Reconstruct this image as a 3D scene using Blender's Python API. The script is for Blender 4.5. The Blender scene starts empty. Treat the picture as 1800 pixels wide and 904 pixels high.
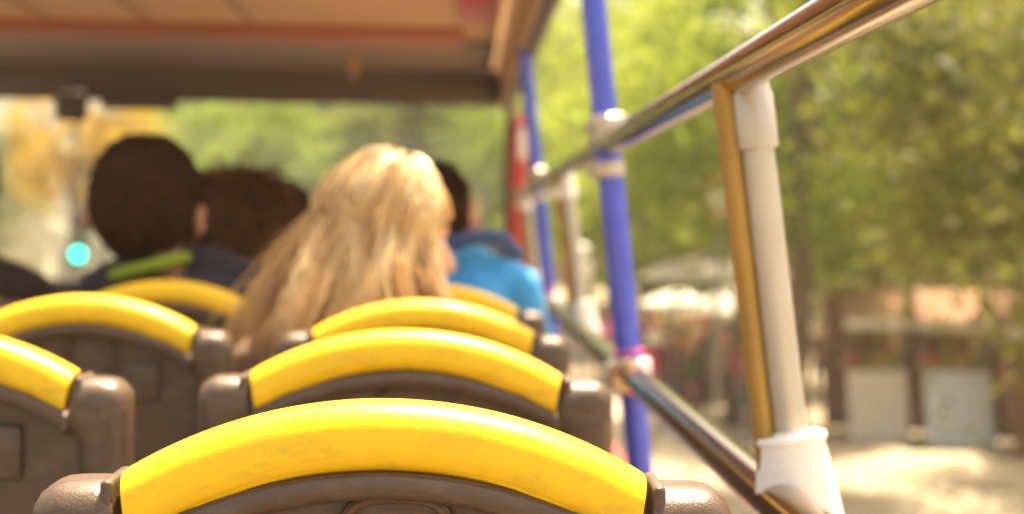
import bpy, bmesh, math, random
import numpy as np
from mathutils import Vector, Matrix, noise as mnoise
R = math.radians
random.seed(7)
rng = np.random.default_rng(7)
S = bpy.context.scene
COL = S.collection

# ---------------------------------------------------------------- camera
CZ = 3.6                      # eye height above the street (upper deck)
F = 2880.0                    # focal length in pixels of an 1800 px wide frame
cam = bpy.data.cameras.new("camera")
cam.sensor_width = 36.0
cam.lens = 36.0 * F / 1800.0
cam.clip_start, cam.clip_end = 0.05, 2000
cam.dof.use_dof = True
cam.dof.focus_distance = 1.15
cam.dof.aperture_fstop = 4.6
cam.dof.aperture_blades = 0
camo = bpy.data.objects.new("camera", cam)
COL.objects.link(camo)
YAW, PITCH, ROLL = math.atan(90 / F), -math.atan(52 / F), R(0.9)
fwd = Vector((math.sin(YAW) * math.cos(PITCH), math.cos(YAW) * math.cos(PITCH), math.sin(PITCH)))
right = fwd.cross(Vector((0, 0, 1))).normalized()
up = right.cross(fwd)
r2 = right * math.cos(ROLL) + up * math.sin(ROLL)
u2 = -right * math.sin(ROLL) + up * math.cos(ROLL)
cm = Matrix((r2, u2, -fwd)).transposed().to_4x4()
cm.translation = Vector((0, 0, CZ))
camo.matrix_world = cm
S.camera = camo


def P(px, py, d):
    """Point at depth d seen at pixel (px, py) of the 1800 x 904 photograph (used to measure the place)."""
    return Vector((0, 0, CZ)) + (fwd + r2 * ((px - 900) / F) - u2 * ((py - 452) / F)) * d


# ---------------------------------------------------------------- light
SUN = Vector((0.155, 0.33, 0.93)).normalized()
W = bpy.data.worlds.new("World")
S.world = W
W.use_nodes = True
wn = W.node_tree
bg = wn.nodes["Background"]
sky = wn.nodes.new("ShaderNodeTexSky")
sky.sky_type = 'NISHITA'
sky.sun_disc = False
sky.sun_elevation = math.asin(SUN.z)
sky.sun_rotation = math.atan2(SUN.x, SUN.y)
sky.dust_density = 6.0
sky.air_density = 1.0
sky.ozone_density = 0.4
wb = wn.nodes.new("ShaderNodeMix")          # warm daylight balance over the whole sky
wb.data_type = 'RGBA'
wb.blend_type = 'MULTIPLY'
wb.inputs["Factor"].default_value = 1.0
wb.inputs["B"].default_value = (1.0, 0.86, 0.68, 1)
wn.links.new(sky.outputs[0], wb.inputs["A"])
wn.links.new(wb.outputs["Result"], bg.inputs[0])
bg.inputs[1].default_value = 0.14
sl = bpy.data.lights.new("sun", 'SUN')
sl.energy = 4.4
sl.angle = R(0.5)
sl.color = (1.0, 0.84, 0.60)
so = bpy.data.objects.new("sun", sl)
COL.objects.link(so)
so.location = (6, -6, 12)
so.rotation_euler = SUN.to_track_quat('Z', 'Y').to_euler()
S.view_settings.view_transform = 'Standard'
S.view_settings.look = 'None'
S.view_settings.gamma = 1.0
S.view_settings.use_curve_mapping = False
S.view_settings.exposure = 1.85
S.cycles.use_denoising = True
S.cycles.max_bounces = 8
S.cycles.transparent_max_bounces = 12
S.cycles.sample_clamp_indirect = 6


# ---------------------------------------------------------------- materials
def mat(name, col, rough=0.6, metal=0.0, var=0.12, scale=8.0, bump=0.0, bscale=60.0, coat=0.0, spec=0.5, sheen=0.0, stretch=None):
    m = bpy.data.materials.new(name)
    m.use_nodes = True
    nt = m.node_tree
    b = nt.nodes["Principled BSDF"]
    b.inputs["Roughness"].default_value = rough
    b.inputs["Metallic"].default_value = metal
    b.inputs["Specular IOR Level"].default_value = spec
    b.inputs["Coat Weight"].default_value = coat
    b.inputs["Sheen Weight"].default_value = sheen
    tc = nt.nodes.new("ShaderNodeTexCoord")
    mp = nt.nodes.new("ShaderNodeMapping")
    if stretch:
        mp.inputs["Scale"].default_value = stretch
    nt.links.new(tc.outputs["Object"], mp.inputs["Vector"])
    n = nt.nodes.new("ShaderNodeTexNoise")
    n.inputs["Scale"].default_value = scale
    n.inputs["Detail"].default_value = 5
    n.inputs["Roughness"].default_value = 0.6
    nt.links.new(mp.outputs[0], n.inputs["Vector"])
    r = nt.nodes.new("ShaderNodeValToRGB")
    r.color_ramp.elements[0].position = 0.3
    r.color_ramp.elements[1].position = 0.7
    r.color_ramp.elements[0].color = tuple(max(0, c * (1 - var)) for c in col) + (1,)
    r.color_ramp.elements[1].color = tuple(min(1, c * (1 + var)) for c in col) + (1,)
    nt.links.new(n.outputs[0], r.inputs[0])
    nt.links.new(r.outputs[0], b.inputs["Base Color"])
    if bump > 0:
        n2 = nt.nodes.new("ShaderNodeTexNoise")
        n2.inputs["Scale"].default_value = bscale
        n2.inputs["Detail"].default_value = 3
        nt.links.new(mp.outputs[0], n2.inputs["Vector"])
        bp = nt.nodes.new("ShaderNodeBump")
        bp.inputs["Strength"].default_value = bump
        bp.inputs["Distance"].default_value = 0.01
        nt.links.new(n2.outputs[0], bp.inputs["Height"])
        nt.links.new(bp.outputs[0], b.inputs["Normal"])
    return m


def wear(m, amount=0.5, dark=(0.45, 0.27, 0.03), scale=22, rough=(0.28, 0.55)):
    nt = m.node_tree
    b = nt.nodes["Principled BSDF"]
    base = b.inputs["Base Color"].links[0].from_socket
    tc = nt.nodes.new("ShaderNodeTexCoord")
    mp = nt.nodes.new("ShaderNodeMapping")
    mp.inputs["Scale"].default_value = (1.0, 2.2, 2.2)
    n = nt.nodes.new("ShaderNodeTexNoise")
    n.inputs["Scale"].default_value = scale
    n.inputs["Detail"].default_value = 10
    n.inputs["Roughness"].default_value = 0.72
    r = nt.nodes.new("ShaderNodeMapRange")
    r.inputs["From Min"].default_value = 0.50
    r.inputs["From Max"].default_value = 0.78
    r.inputs["To Max"].default_value = amount
    mx = nt.nodes.new("ShaderNodeMix")
    mx.data_type = 'RGBA'
    mx.inputs["B"].default_value = (*dark, 1)
    r2_ = nt.nodes.new("ShaderNodeMapRange")
    r2_.inputs["From Min"].default_value = 0.3
    r2_.inputs["From Max"].default_value = 0.7
    r2_.inputs["To Min"].default_value = rough[0]
    r2_.inputs["To Max"].default_value = rough[1]
    nt.links.new(tc.outputs["Object"], mp.inputs[0])
    nt.links.new(mp.outputs[0], n.inputs["Vector"])
    nt.links.new(n.outputs[0], r.inputs["Value"])
    nt.links.new(n.outputs[0], r2_.inputs["Value"])
    nt.links.new(r.outputs[0], mx.inputs["Factor"])
    nt.links.new(base, mx.inputs["A"])
    nt.links.new(mx.outputs["Result"], b.inputs["Base Color"])
    nt.links.new(r2_.outputs[0], b.inputs["Roughness"])
    return m


def mat_emit(name, col, strength):
    m = bpy.data.materials.new(name)
    m.use_nodes = True
    nt = m.node_tree
    b = nt.nodes["Principled BSDF"]
    b.inputs["Base Color"].default_value = (*col, 1)
    b.inputs["Emission Color"].default_value = (*col, 1)
    b.inputs["Emission Strength"].default_value = strength
    return m


def mat_leaf(name, dark, light, scale=1.3, trans=0.55):
    m = bpy.data.materials.new(name)
    m.use_nodes = True
    nt = m.node_tree
    nt.nodes.remove(nt.nodes["Principled BSDF"])
    out = nt.nodes["Material Output"]
    at = nt.nodes.new("ShaderNodeAttribute")
    at.attribute_name = "tint"
    r = nt.nodes.new("ShaderNodeValToRGB")
    r.color_ramp.elements[0].color = (*dark, 1)
    r.color_ramp.elements[1].color = (*light, 1)
    nt.links.new(at.outputs["Fac"], r.inputs[0])
    d = nt.nodes.new("ShaderNodeBsdfDiffuse")
    t = nt.nodes.new("ShaderNodeBsdfTranslucent")
    g = nt.nodes.new("ShaderNodeBsdfGlossy")
    g.inputs["Roughness"].default_value = 0.45
    mx = nt.nodes.new("ShaderNodeMixShader")
    mx.inputs[0].default_value = trans
    mx2 = nt.nodes.new("ShaderNodeMixShader")
    mx2.inputs[0].default_value = 0.015
    nt.links.new(r.outputs[0], d.inputs[0])
    nt.links.new(r.outputs[0], t.inputs[0])
    nt.links.new(d.outputs[0], mx.inputs[1])
    nt.links.new(t.outputs[0], mx.inputs[2])
    nt.links.new(mx.outputs[0], mx2.inputs[1])
    nt.links.new(g.outputs[0], mx2.inputs[2])
    nt.links.new(mx2.outputs[0], out.inputs[0])
    return m


def mat_hair(name, dark, light, rough=0.38):
    m = bpy.data.materials.new(name)
    m.use_nodes = True
    nt = m.node_tree
    b = nt.nodes["Principled BSDF"]
    at = nt.nodes.new("ShaderNodeAttribute")
    at.attribute_name = "tint"
    r = nt.nodes.new("ShaderNodeValToRGB")
    r.color_ramp.elements[0].color = (*dark, 1)
    r.color_ramp.elements[1].color = (*light, 1)
    nt.links.new(at.outputs["Fac"], r.inputs[0])
    nt.links.new(r.outputs[0], b.inputs["Base Color"])
    b.inputs["Roughness"].default_value = rough
    b.inputs["Specular IOR Level"].default_value = 0.35 if light[0] > 0.3 else 0.12
    return m


def mat_glass(name, clear=0.9, tint=(0.9, 0.95, 0.95)):
    m = bpy.data.materials.new(name)
    m.use_nodes = True
    nt = m.node_tree
    nt.nodes.remove(nt.nodes["Principled BSDF"])
    t = nt.nodes.new("ShaderNodeBsdfTransparent")
    t.inputs[0].default_value = (*tint, 1)
    g = nt.nodes.new("ShaderNodeBsdfGlossy")
    g.inputs["Roughness"].default_value = 0.02
    fr = nt.nodes.new("ShaderNodeFresnel")
    mx = nt.nodes.new("ShaderNodeMixShader")
    nt.links.new(fr.outputs[0], mx.inputs[0])
    nt.links.new(t.outputs[0], mx.inputs[1])
    nt.links.new(g.outputs[0], mx.inputs[2])
    nt.links.new(mx.outputs[0], nt.nodes["Material Output"].inputs[0])
    return m


def mat_paving(name, c1, c2, joint, bw, bh):
    m = bpy.data.materials.new(name)
    m.use_nodes = True
    nt = m.node_tree
    b = nt.nodes["Principled BSDF"]
    b.inputs["Roughness"].default_value = 0.8
    tc = nt.nodes.new("ShaderNodeTexCoord")
    br = nt.nodes.new("ShaderNodeTexBrick")
    br.inputs["Scale"].default_value = 1.0
    br.inputs["Color1"].default_value = (*c1, 1)
    br.inputs["Color2"].default_value = (*c2, 1)
    br.inputs["Mortar"].default_value = (*joint, 1)
    br.inputs["Mortar Size"].default_value = 0.012
    br.inputs["Brick Width"].default_value = bw
    br.inputs["Row Height"].default_value = bh
    nt.links.new(tc.outputs["Object"], br.inputs["Vector"])
    n = nt.nodes.new("ShaderNodeTexNoise")
    n.inputs["Scale"].default_value = 0.6
    n.inputs["Detail"].default_value = 6
    nt.links.new(tc.outputs["Object"], n.inputs["Vector"])
    mx = nt.nodes.new("ShaderNodeMix")
    mx.data_type = 'RGBA'
    mx.blend_type = 'MULTIPLY'
    rr = nt.nodes.new("ShaderNodeMapRange")
    rr.inputs["To Min"].default_value = 0.55
    rr.inputs["To Max"].default_value = 1.2
    nt.links.new(n.outputs[0], rr.inputs["Value"])
    mx.inputs["Factor"].default_value = 1.0
    nt.links.new(br.outputs["Color"], mx.inputs["A"])
    nt.links.new(rr.outputs[0], mx.inputs["B"])
    nt.links.new(mx.outputs["Result"], b.inputs["Base Color"])
    return m


YEL = mat("yellow_vinyl", (0.88, 0.55, 0.004), 0.33, var=0.08, scale=14, bump=0.05, bscale=420, coat=0.04, spec=0.36)
wear(YEL, 0.7)
PLA = mat("brown_grey_plastic", (0.092, 0.057, 0.032), 0.31, var=0.12, scale=9, bump=0.16, bscale=700)
wear(PLA, 0.7, (0.20, 0.15, 0.10), 30, (0.24, 0.46))
PLAD = mat("dark_plastic", (0.075, 0.043, 0.024), 0.38, var=0.15, scale=9, bump=0.14, bscale=600)
FAB = mat("seat_fabric", (0.07, 0.045, 0.035), 0.9, var=0.3, scale=40)
CHROME = mat("polished_steel", (0.44, 0.33, 0.21), 0.16, metal=1.0, var=0.06, scale=20)
SILV = mat("silver_tube", (0.50, 0.46, 0.39), 0.45, metal=0.5, var=0.08, scale=20)
GOLD = mat("gold_reflection", (0.34, 0.20, 0.04), 0.45, metal=0.2, var=0.12, scale=15)
BLUE = mat("blue_paint", (0.055, 0.085, 0.62), 0.32, var=0.1, scale=12, coat=0.3)
WHITEP = mat("white_plastic", (0.82, 0.80, 0.76), 0.4, var=0.05, scale=12)
wear(WHITEP, 0.2, (0.42, 0.35, 0.26), 45, (0.35, 0.6))
wear(BLUE, 0.45, (0.26, 0.27, 0.42), 70, (0.28, 0.5))
PINK = mat("pink_tape", (0.75, 0.12, 0.38), 0.5)
REDP = mat("red_paint", (0.50, 0.035, 0.03), 0.35, var=0.12, scale=5)
CREAM = mat("cream_ceiling", (0.40, 0.255, 0.14), 0.6, var=0.07, scale=2)
_nt = CREAM.node_tree
_b = _nt.nodes["Principled BSDF"]
_tr = _nt.nodes.new("ShaderNodeBsdfTranslucent")
_tr.inputs[0].default_value = (0.62, 0.42, 0.24, 1)
_mx = _nt.nodes.new("ShaderNodeMixShader")
_mx.inputs[0].default_value = 0.2
_nt.links.new(_b.outputs[0], _mx.inputs[1])
_nt.links.new(_tr.outputs[0], _mx.inputs[2])
_nt.links.new(_mx.outputs[0], _nt.nodes["Material Output"].inputs[0])
TAUPE = mat("taupe_lining", (0.20, 0.13, 0.085), 0.6, var=0.1, scale=3)
DARKH = mat("dark_header", (0.085, 0.058, 0.048), 0.55, var=0.12, scale=3)
RUST = mat("rust_red_lining", (0.32, 0.095, 0.045), 0.55, var=0.12, scale=3)
FLOORM = mat("deck_floor", (0.12, 0.10, 0.085), 0.75, var=0.2, scale=30)
GLASS = mat_glass("clear_glass")
WINGL = mat("window_glass", (0.05, 0.045, 0.04), 0.25, var=0.2, scale=0.4, spec=0.3)
ASPH = mat("asphalt", (0.06, 0.055, 0.05), 0.9, var=0.25, scale=1.2, bump=0.3, bscale=30)
PAVE = mat_paving("paving", (0.47, 0.40, 0.27), (0.42, 0.35, 0.24), (0.24, 0.19, 0.13), 0.9, 0.6)
KERB = mat("kerb_stone", (0.36, 0.33, 0.28), 0.85, var=0.15, scale=3)
PAINT = mat("road_paint", (0.7, 0.68, 0.6), 0.8, var=0.15, scale=5)
EARTH = mat("ground", (0.16, 0.14, 0.09), 0.95, var=0.3, scale=0.2)
BARK = mat("bark", (0.15, 0.10, 0.065), 0.9, var=0.4, scale=9, bump=0.6, bscale=25, stretch=(1, 1, 0.25))
SKIN = mat("skin", (0.62, 0.36, 0.24), 0.5, var=0.05, scale=12)
SKIN2 = mat("tanned_skin", (0.42, 0.20, 0.11), 0.5, var=0.06, scale=12)
EYEW = mat("eye_white", (0.75, 0.72, 0.68), 0.25)
EYED = mat("eye_iris", (0.05, 0.035, 0.02), 0.2)
LIP = mat("lips", (0.48, 0.17, 0.14), 0.45)
LEAF = mat_leaf("leaf_green", (0.085, 0.13, 0.016), (0.42, 0.50, 0.062))
LEAF2 = mat_leaf("leaf_olive", (0.07, 0.085, 0.012), (0.29, 0.29, 0.04))
LEAFY = mat_leaf("leaf_yellow", (0.46, 0.28, 0.01), (0.78, 0.53, 0.02))
METG = mat("grey_metal", (0.28, 0.27, 0.25), 0.5, metal=0.3)
BLACKP = mat("black_plastic", (0.02, 0.02, 0.02), 0.5)
_mc = {}


def cloth(col):
    k = tuple(round(c, 3) for c in col)
    if k not in _mc:
        _mc[k] = mat("cloth", col, 0.85, var=0.16, scale=20, sheen=0.1, bump=0.9, bscale=16)
    return _mc[k]


# ---------------------------------------------------------------- mesh helpers
class MB:
    def __init__(s):
        s.v, s.f, s.m, s.t = [], [], [], []
        s.mi = 0

    def add(s, vs, fs):
        o = len(s.v)
        s.v += [tuple(v) for v in vs]
        s.f += [tuple(i + o for i in f) for f in fs]
        s.m += [s.mi] * len(fs)
        return s

    def box(s, c, d, rot=None):
        x, y, z = (k / 2 for k in d)
        vs = [Vector((i * x, j * y, k * z)) for i in (-1, 1) for j in (-1, 1) for k in (-1, 1)]
        if rot is not None:
            vs = [rot @ v for v in vs]
        vs = [v + Vector(c) for v in vs]
        return s.add(vs, [(0, 1, 3, 2), (4, 6, 7, 5), (0, 4, 5, 1), (2, 3, 7, 6), (0, 2, 6, 4), (1, 5, 7, 3)])

    def bbox(s, c, d, b=0.006, seg=2):
        """Box with rounded edges."""
        bm = bmesh.new()
        bmesh.ops.create_cube(bm, size=1)
        for v in bm.verts:
            v.co = Vector((v.co.x * d[0], v.co.y * d[1], v.co.z * d[2])) + Vector(c)
        bmesh.ops.bevel(bm, geom=bm.edges[:], offset=min(b, min(d) * 0.45), segments=seg, affect='EDGES', profile=0.5)
        bm.verts.index_update()
        s.add([v.co[:] for v in bm.verts], [[v.index for v in f.verts] for f in bm.faces])
        bm.free()
        return s

    def tube(s, path, rad, n=12, cap=True):
        path = [Vector(p) for p in path]
        if not hasattr(rad, '__len__'):
            rad = [rad] * len(path)
        vs, fs = [], []
        ref = None
        for i, p in enumerate(path):
            a = path[max(i - 1, 0)]
            b = path[min(i + 1, len(path) - 1)]
            t = (b - a).normalized()
            if ref is None:
                ref = t.orthogonal().normalized()
            ref = (ref - t * ref.dot(t))
            if ref.length < 1e-6:
                ref = t.orthogonal()
            ref.normalize()
            bi = t.cross(ref)
            for k in range(n):
                an = 2 * math.pi * k / n
                vs.append(p + (ref * math.cos(an) + bi * math.sin(an)) * rad[i])
        for i in range(len(path) - 1):
            for k in range(n):
                k2 = (k + 1) % n
                fs.append((i * n + k, i * n + k2, (i + 1) * n + k2, (i + 1) * n + k))
        if cap:
            fs.append(tuple(reversed(range(n))))
            fs.append(tuple(range((len(path) - 1) * n, len(path) * n)))
        return s.add(vs, fs)

    def lathe(s, prof, c=(0, 0, 0), n=20, rot=None, cap=True):
        vs, fs = [], []
        for r, z in prof:
            for k in range(n):
                a = 2 * math.pi * k / n
                v = Vector((r * math.cos(a), r * math.sin(a), z))
                if rot is not None:
                    v = rot @ v
                vs.append(v + Vector(c))
        for i in range(len(prof) - 1):
            for k in range(n):
                k2 = (k + 1) % n
                fs.append((i * n + k, i * n + k2, (i + 1) * n + k2, (i + 1) * n + k))
        if cap:
            fs.append(tuple(reversed(range(n))))
            fs.append(tuple(range((len(prof) - 1) * n, len(prof) * n)))
        return s.add(vs, fs)

    def ell(s, c, r, n=16, rot=None):
        prof = []
        m = n // 2
        vs, fs = [], []
        for i in range(m + 1):
            th = math.pi * i / m
            for k in range(n):
                a = 2 * math.pi * k / n
                v = Vector((math.sin(th) * math.cos(a) * r[0], math.sin(th) * math.sin(a) * r[1], math.cos(th) * r[2]))
                if rot is not None:
                    v = rot @ v
                vs.append(v + Vector(c))
        for i in range(m):
            for k in range(n):
                k2 = (k + 1) % n
                fs.append((i * n + k, (i + 1) * n + k, (i + 1) * n + k2, i * n + k2))
        return s.add(vs, fs)

    def build(s, name, mats, parent=None, smooth=True, angle=40):
        me = bpy.data.meshes.new(name)
        me.from_pydata(s.v, [], s.f)
        if not isinstance(mats, (list, tuple)):
            mats = [mats]
        for m in mats:
            me.materials.append(m)
        if len(mats) > 1:
            me.polygons.foreach_set("material_index", s.m)
        if smooth:
            me.polygons.foreach_set("use_smooth", [True] * len(me.polygons))
            me.set_sharp_from_angle(angle=R(angle))
        me.update()
        return link(name, me, parent)


def link(name, data, parent=None):
    o = bpy.data.objects.new(name, data)
    COL.objects.link(o)
    if parent is not None:
        o.parent = parent
    return o


def tag(o, label=None, cat=None, group=None, kind=None):
    if label:
        o["label"] = label
    if cat:
        o["category"] = cat
    if group:
        o["group"] = group
    if kind:
        o["kind"] = kind
    return o


def thing(name, label, cat, loc=(0, 0, 0), rz=0.0, group=None):
    o = link(name, None)
    o.location = loc
    o.rotation_euler = (0, 0, rz)
    o.empty_display_size = 0.1
    return tag(o, label, cat, group)


def copy_tree(o, parent=None):
    c = o.copy()
    COL.objects.link(c)
    c.parent = parent
    for ch in list(o.children):
        copy_tree(ch, c)
    return c


def soup(name, V, F3, tint, material, parent=None, npoly=3):
    """Fast mesh from numpy arrays with one 'tint' value per vertex."""
    me = bpy.data.meshes.new(name)
    me.vertices.add(len(V))
    me.vertices.foreach_set("co", np.asarray(V, dtype=np.float32).ravel())
    nf = len(F3)
    me.loops.add(nf * npoly)
    me.loops.foreach_set("vertex_index", np.asarray(F3, dtype=np.int32).ravel())
    me.polygons.add(nf)
    me.polygons.foreach_set("loop_start", np.arange(nf, dtype=np.int32) * npoly)
    a = me.attributes.new("tint", 'FLOAT', 'POINT')
    a.data.foreach_set("value", np.asarray(tint, dtype=np.float32))
    me.materials.append(material)
    me.update(calc_edges=True)
    if parent == "mesh":
        return me
    return link(name, me, parent)


# ---------------------------------------------------------------- the street
def sheet(name, x0, x1, y0, y1, z, m):
    b = MB()
    b.add([(x0, y0, z), (x1, y0, z), (x1, y1, z), (x0, y1, z)], [(0, 1, 2, 3)])
    return tag(b.build(name, m, smooth=False), kind='structure')


sheet("ground", -900, 900, -900, 900, 0.0, EARTH)
sheet("road", -9.0, 1.6, -30, 160, 0.004, ASPH)
tag(MB().box((9.9, 65, 0.07), (16.2, 190, 0.13)).build("pavement", PAVE, smooth=False), kind='structure')
tag(MB().box((-13.2, 65, 0.07), (8.0, 190, 0.13)).build("pavement", PAVE, smooth=False), kind='structure')
tag(MB().bbox((1.69, 65, 0.075), (0.18, 190, 0.15), 0.02).build("kerb", KERB), kind='structure')
tag(MB().bbox((-9.09, 65, 0.075), (0.18, 190, 0.15), 0.02).build("kerb", KERB), kind='structure')
b = MB()
for k in range(22):
    y = -20 + k * 7.0
    b.add([(-3.85, y, .008), (-3.70, y, .008), (-3.70, y + 3, .008), (-3.85, y + 3, .008)], [(0, 1, 2, 3)])
tag(b.build("road_marking", PAINT, smooth=False), kind='structure')

# ---------------------------------------------------------------- the bus
XR, XL = 0.345, -2.68
DECK = 2.48
RX, RZL = 0.322, CZ - 0.272          # lower rail
UX, RZU = 0.272, CZ + 0.157          # upper rail
YF = 9.05                             # front of the upper deck
bus = thing("open_top_bus", "open-top sightseeing bus with chrome rails, blue poles and a front canopy around the seats", "bus", (0, 0, 0))
MB().box(((XR + XL) / 2, 3.7, DECK - 0.05), (XR - XL + 0.1, 11.4, 0.1)).build("deck_floor", FLOORM, bus, smooth=False)
MB().bbox(((XR + XL) / 2, 3.7, 1.36), (XR - XL + 0.16, 11.4, 2.1), 0.06).build("lower_body", REDP, bus)
MB().bbox((XR + 0.045, 3.7, 2.74), (0.05, 11.4, 0.60), 0.015).build("side_panel", REDP, bus)
MB().bbox((XL - 0.045, 3.7, 2.90), (0.05, 11.4, 0.92), 0.015).build("side_panel", DARKH, bus)
MB().bbox(((XR + XL) / 2, YF + 0.12, 2.88), (XR - XL, 0.06, 0.80), 0.02).build("front_panel", DARKH, bus)
# rails and poles
MB().tube([(RX, 0.7, RZL), (RX, 4.0, RZL), (RX, YF, RZL)], 0.024, 20).build("lower_handrail", CHROME, bus)
MB().tube([(UX, 0.5, RZU), (UX, 4.0, RZU), (UX, YF, RZU)], 0.021, 20).build("upper_handrail", CHROME, bus)
MB().tube([(XL + 0.05, -1.8, RZL), (XL + 0.05, YF, RZL)], 0.022, 14).build("lower_handrail", CHROME, bus)


def lean(z):                          # the side of the bus leans inwards
    return RX + (UX - RX) * (z - RZL) / (RZU - RZL)


def clamp(parent, p, axis, r, h, m, bolt=True):
    q = Vector(axis).to_track_quat('Z', 'Y').to_matrix()
    c = MB().lathe([(r * 0.9, -h / 2), (r * 1.12, -h / 2 + h * .12), (r * 1.12, h / 2 - h * .12), (r * 0.9, h / 2)], p, 16, q)
    o = c.build("clamp", m, parent)
    if bolt:
        MB().lathe([(0.006, 0), (0.006, 0.012), (0.003, 0.014)], Vector(p) + Vector((-r * 1.05, -r * 0.4, 0)), 8,
                   Vector((-1, -0.3, 0)).to_track_quat('Z', 'Y').to_matrix()).build("bolt", METG, parent)
    return o


for y in (3.07, 5.9):
    bz, tz = DECK, CZ + 0.655
    ax = (lean(tz) - lean(bz), 0, tz - bz)
    p = MB().tube([(lean(bz) - .0, y, bz), (lean(CZ), y, CZ), (lean(tz), y, tz)], 0.0235, 20).build("blue_pole", BLUE, bus)
    clamp(p, (lean(RZL + .01), y, RZL + .012), ax, 0.036, 0.030, WHITEP)
    clamp(p, (lean(RZL + .04), y, RZL + .042), ax, 0.0265, 0.007, PINK, False)
    clamp(p, (lean(RZL) - .012, y - .045, RZL), (0, 1, 0), 0.031, 0.05, CHROME, False)
    clamp(p, (lean(RZU) + .0, y, RZU + .03), ax, 0.033, 0.055, SILV)
    clamp(p, (lean(RZU) - .0, y, RZU - .045), ax, 0.030, 0.03, SILV, False)
for y in (1.63, 4.5, 7.25):
    a = (lean(RZL) + .022, y, RZL - .018)
    t = (lean(RZU) + .012, y, RZU - .01)
    ax = Vector(t) - Vector(a)
    q = ax.to_track_quat('Z', 'Y').to_matrix()
    p = MB().tube([a, t], 0.0185, 18).build("stanchion", SILV, bus)
    MB().tube([Vector(a) + Vector((-.027, -.004, 0)), Vector(t) + Vector((-.027, -.004, 0))], 0.0105, 12).build("reflection_strip", GOLD, p)  # gold tube stands in for the yellow seats' reflection along the chrome
    MB().lathe([(0.0, -.036), (0.043, -.036), (0.0455, -.034), (0.0455, -.015), (0.0445, .0), (0.0420, .02), (0.0385, .045), (0.0345, .078), (0.0345, .080), (0.0365, .0815), (0.0370, .085), (0.0360, .088), (0.020, .089), (0.019, .092)], a, 32, q).build("base_clamp", WHITEP, p)
    for k in (-.5, .5):
        MB().lathe([(.0055, -.002), (.0055, .003), (.0025, .004)], q @ Vector((.0425 * math.sin(k), -.0425 * math.cos(k), .018)) + Vector(a), 10,
                   Vector((math.sin(k), -math.cos(k), .1)).to_track_quat('Z', 'Y').to_matrix()).build("screw", METG, p)
    MB().lathe([(0.0190, -.066), (0.0235, -.064), (0.0235, -.012), (0.0215, -.008), (0.0215, .0)], t, 16, q).build("top_clamp", WHITEP if y > 2 else SILV, p)
    if y > 2:
        MB().ell(Vector(t) + Vector((-.028, -.01, -.05)), (.015, .015, .015), 12).build("clamp_knob", WHITEP, p)
# canopy over the front
ZR = CZ + 0.83
XC = 0.146                            # right edge of the flat ceiling
roof = MB().bbox(((XC + XL) / 2, 5.45, ZR + .03), (XC - XL, 3.9, 0.04), 0.01).build("ceiling_panel", CREAM, bus)
for x in (-2.2, -1.72, -1.30, -0.88):
    MB().bbox((x, 5.45, ZR + .004), (0.022, 3.8, 0.008), 0.004).build("ceiling_rib", TAUPE, roof)
MB().bbox(((0.0 + XL) / 2, 7.17, ZR - .002), (0.0 - XL, 0.46, 0.05), 0.02).build("red_crossbeam", RUST, bus)
MB().bbox((0.055, 6.15, ZR + .0), (0.15, 0.75, 0.03), 0.01).build("red_ceiling_tab", REDP, bus)
x0, x1 = XL + .02, XC
b = MB()
b.add([(x0, 7.4, ZR - .01), (x1, 7.4, ZR - .01), (x1, 8.72, ZR + .005), (x0, 8.72, ZR + .005),
       (x0, 7.4, ZR + .05), (x1, 7.4, ZR + .05), (x1, 8.72, ZR + .065), (x0, 8.72, ZR + .065)],
      [(0, 3, 2, 1), (4, 5, 6, 7), (0, 1, 5, 4), (1, 2, 6, 5), (2, 3, 7, 6), (3, 0, 4, 7)])
b.build("front_ceiling", TAUPE, bus, smooth=False)
hd = MB().bbox(((x0 + x1) / 2 + .03, 8.86, CZ + .752), (x1 - x0 + .06, 0.26, 0.20), 0.03, 3).build("front_header", DARKH, bus)
MB().bbox((-1.70, 8.68, CZ + .63), (0.40, 0.10, 0.09), 0.03, 3).build("mirror_housing", DARKH, hd)
MB().bbox((-2.06, 8.70, CZ + .60), (0.17, 0.10, 0.16), 0.03, 3, ).build("mirror_housing", DARKH, hd)
EX, EZ = 0.222, CZ + 0.645            # lower side edge of the canopy
b = MB()                              # sloping fillet between the ceiling and the side edge
sec = [(XC, ZR + .02), (XC + .03, ZR - .005), (XC + .055, ZR - .07), (EX - .02, EZ + .02)]
vs, fs = [], []
for y in (3.5, 5.6, 7.2, 8.80):
    for x, z in sec:
        vs += [(x, y, z), (x + .03, y, z + .012)]
n_ = len(sec)
for i in range(3):
    for k in range(n_ - 1):
        a_ = (i * n_ + k) * 2
        c_ = ((i + 1) * n_ + k) * 2
        fs += [(a_, a_ + 2, c_ + 2, c_), (a_ + 1, c_ + 1, c_ + 3, a_ + 3)]
b.add(vs, fs)
b.build("canopy_side", CREAM, bus)
MB().tube([(EX - .012, 3.5, EZ + .012), (EX - .012, 8.75, EZ + .012)], 0.022, 12).build("canopy_edge_tube", CREAM, bus)
MB().tube([(EX + .022, 2.6, EZ), (EX + .022, 8.6, EZ), (EX + .03, 8.86, EZ - .02), (EX + .05, 8.97, EZ - .10)], 0.027, 12).build("canopy_seal", DARKH, bus)
pf = MB().bbox((XR - .035, YF, CZ + .13), (0.085, 0.10, 0.96), 0.02).build("front_pillar", REDP, bus)
MB().bbox((XR - .018, YF - .055, CZ + .46), (0.040, 0.015, 0.17), 0.004).build("white_marker", WHITEP, pf)
MB().bbox((XR - .098, YF, CZ + .13), (0.035, 0.08, 0.96), 0.01).build("pillar_seal", DARKH, pf)
MB().bbox((XL + .05, YF, CZ + .18), (0.12, 0.10, 0.98), 0.02).build("front_pillar", DARKH, bus)
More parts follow.
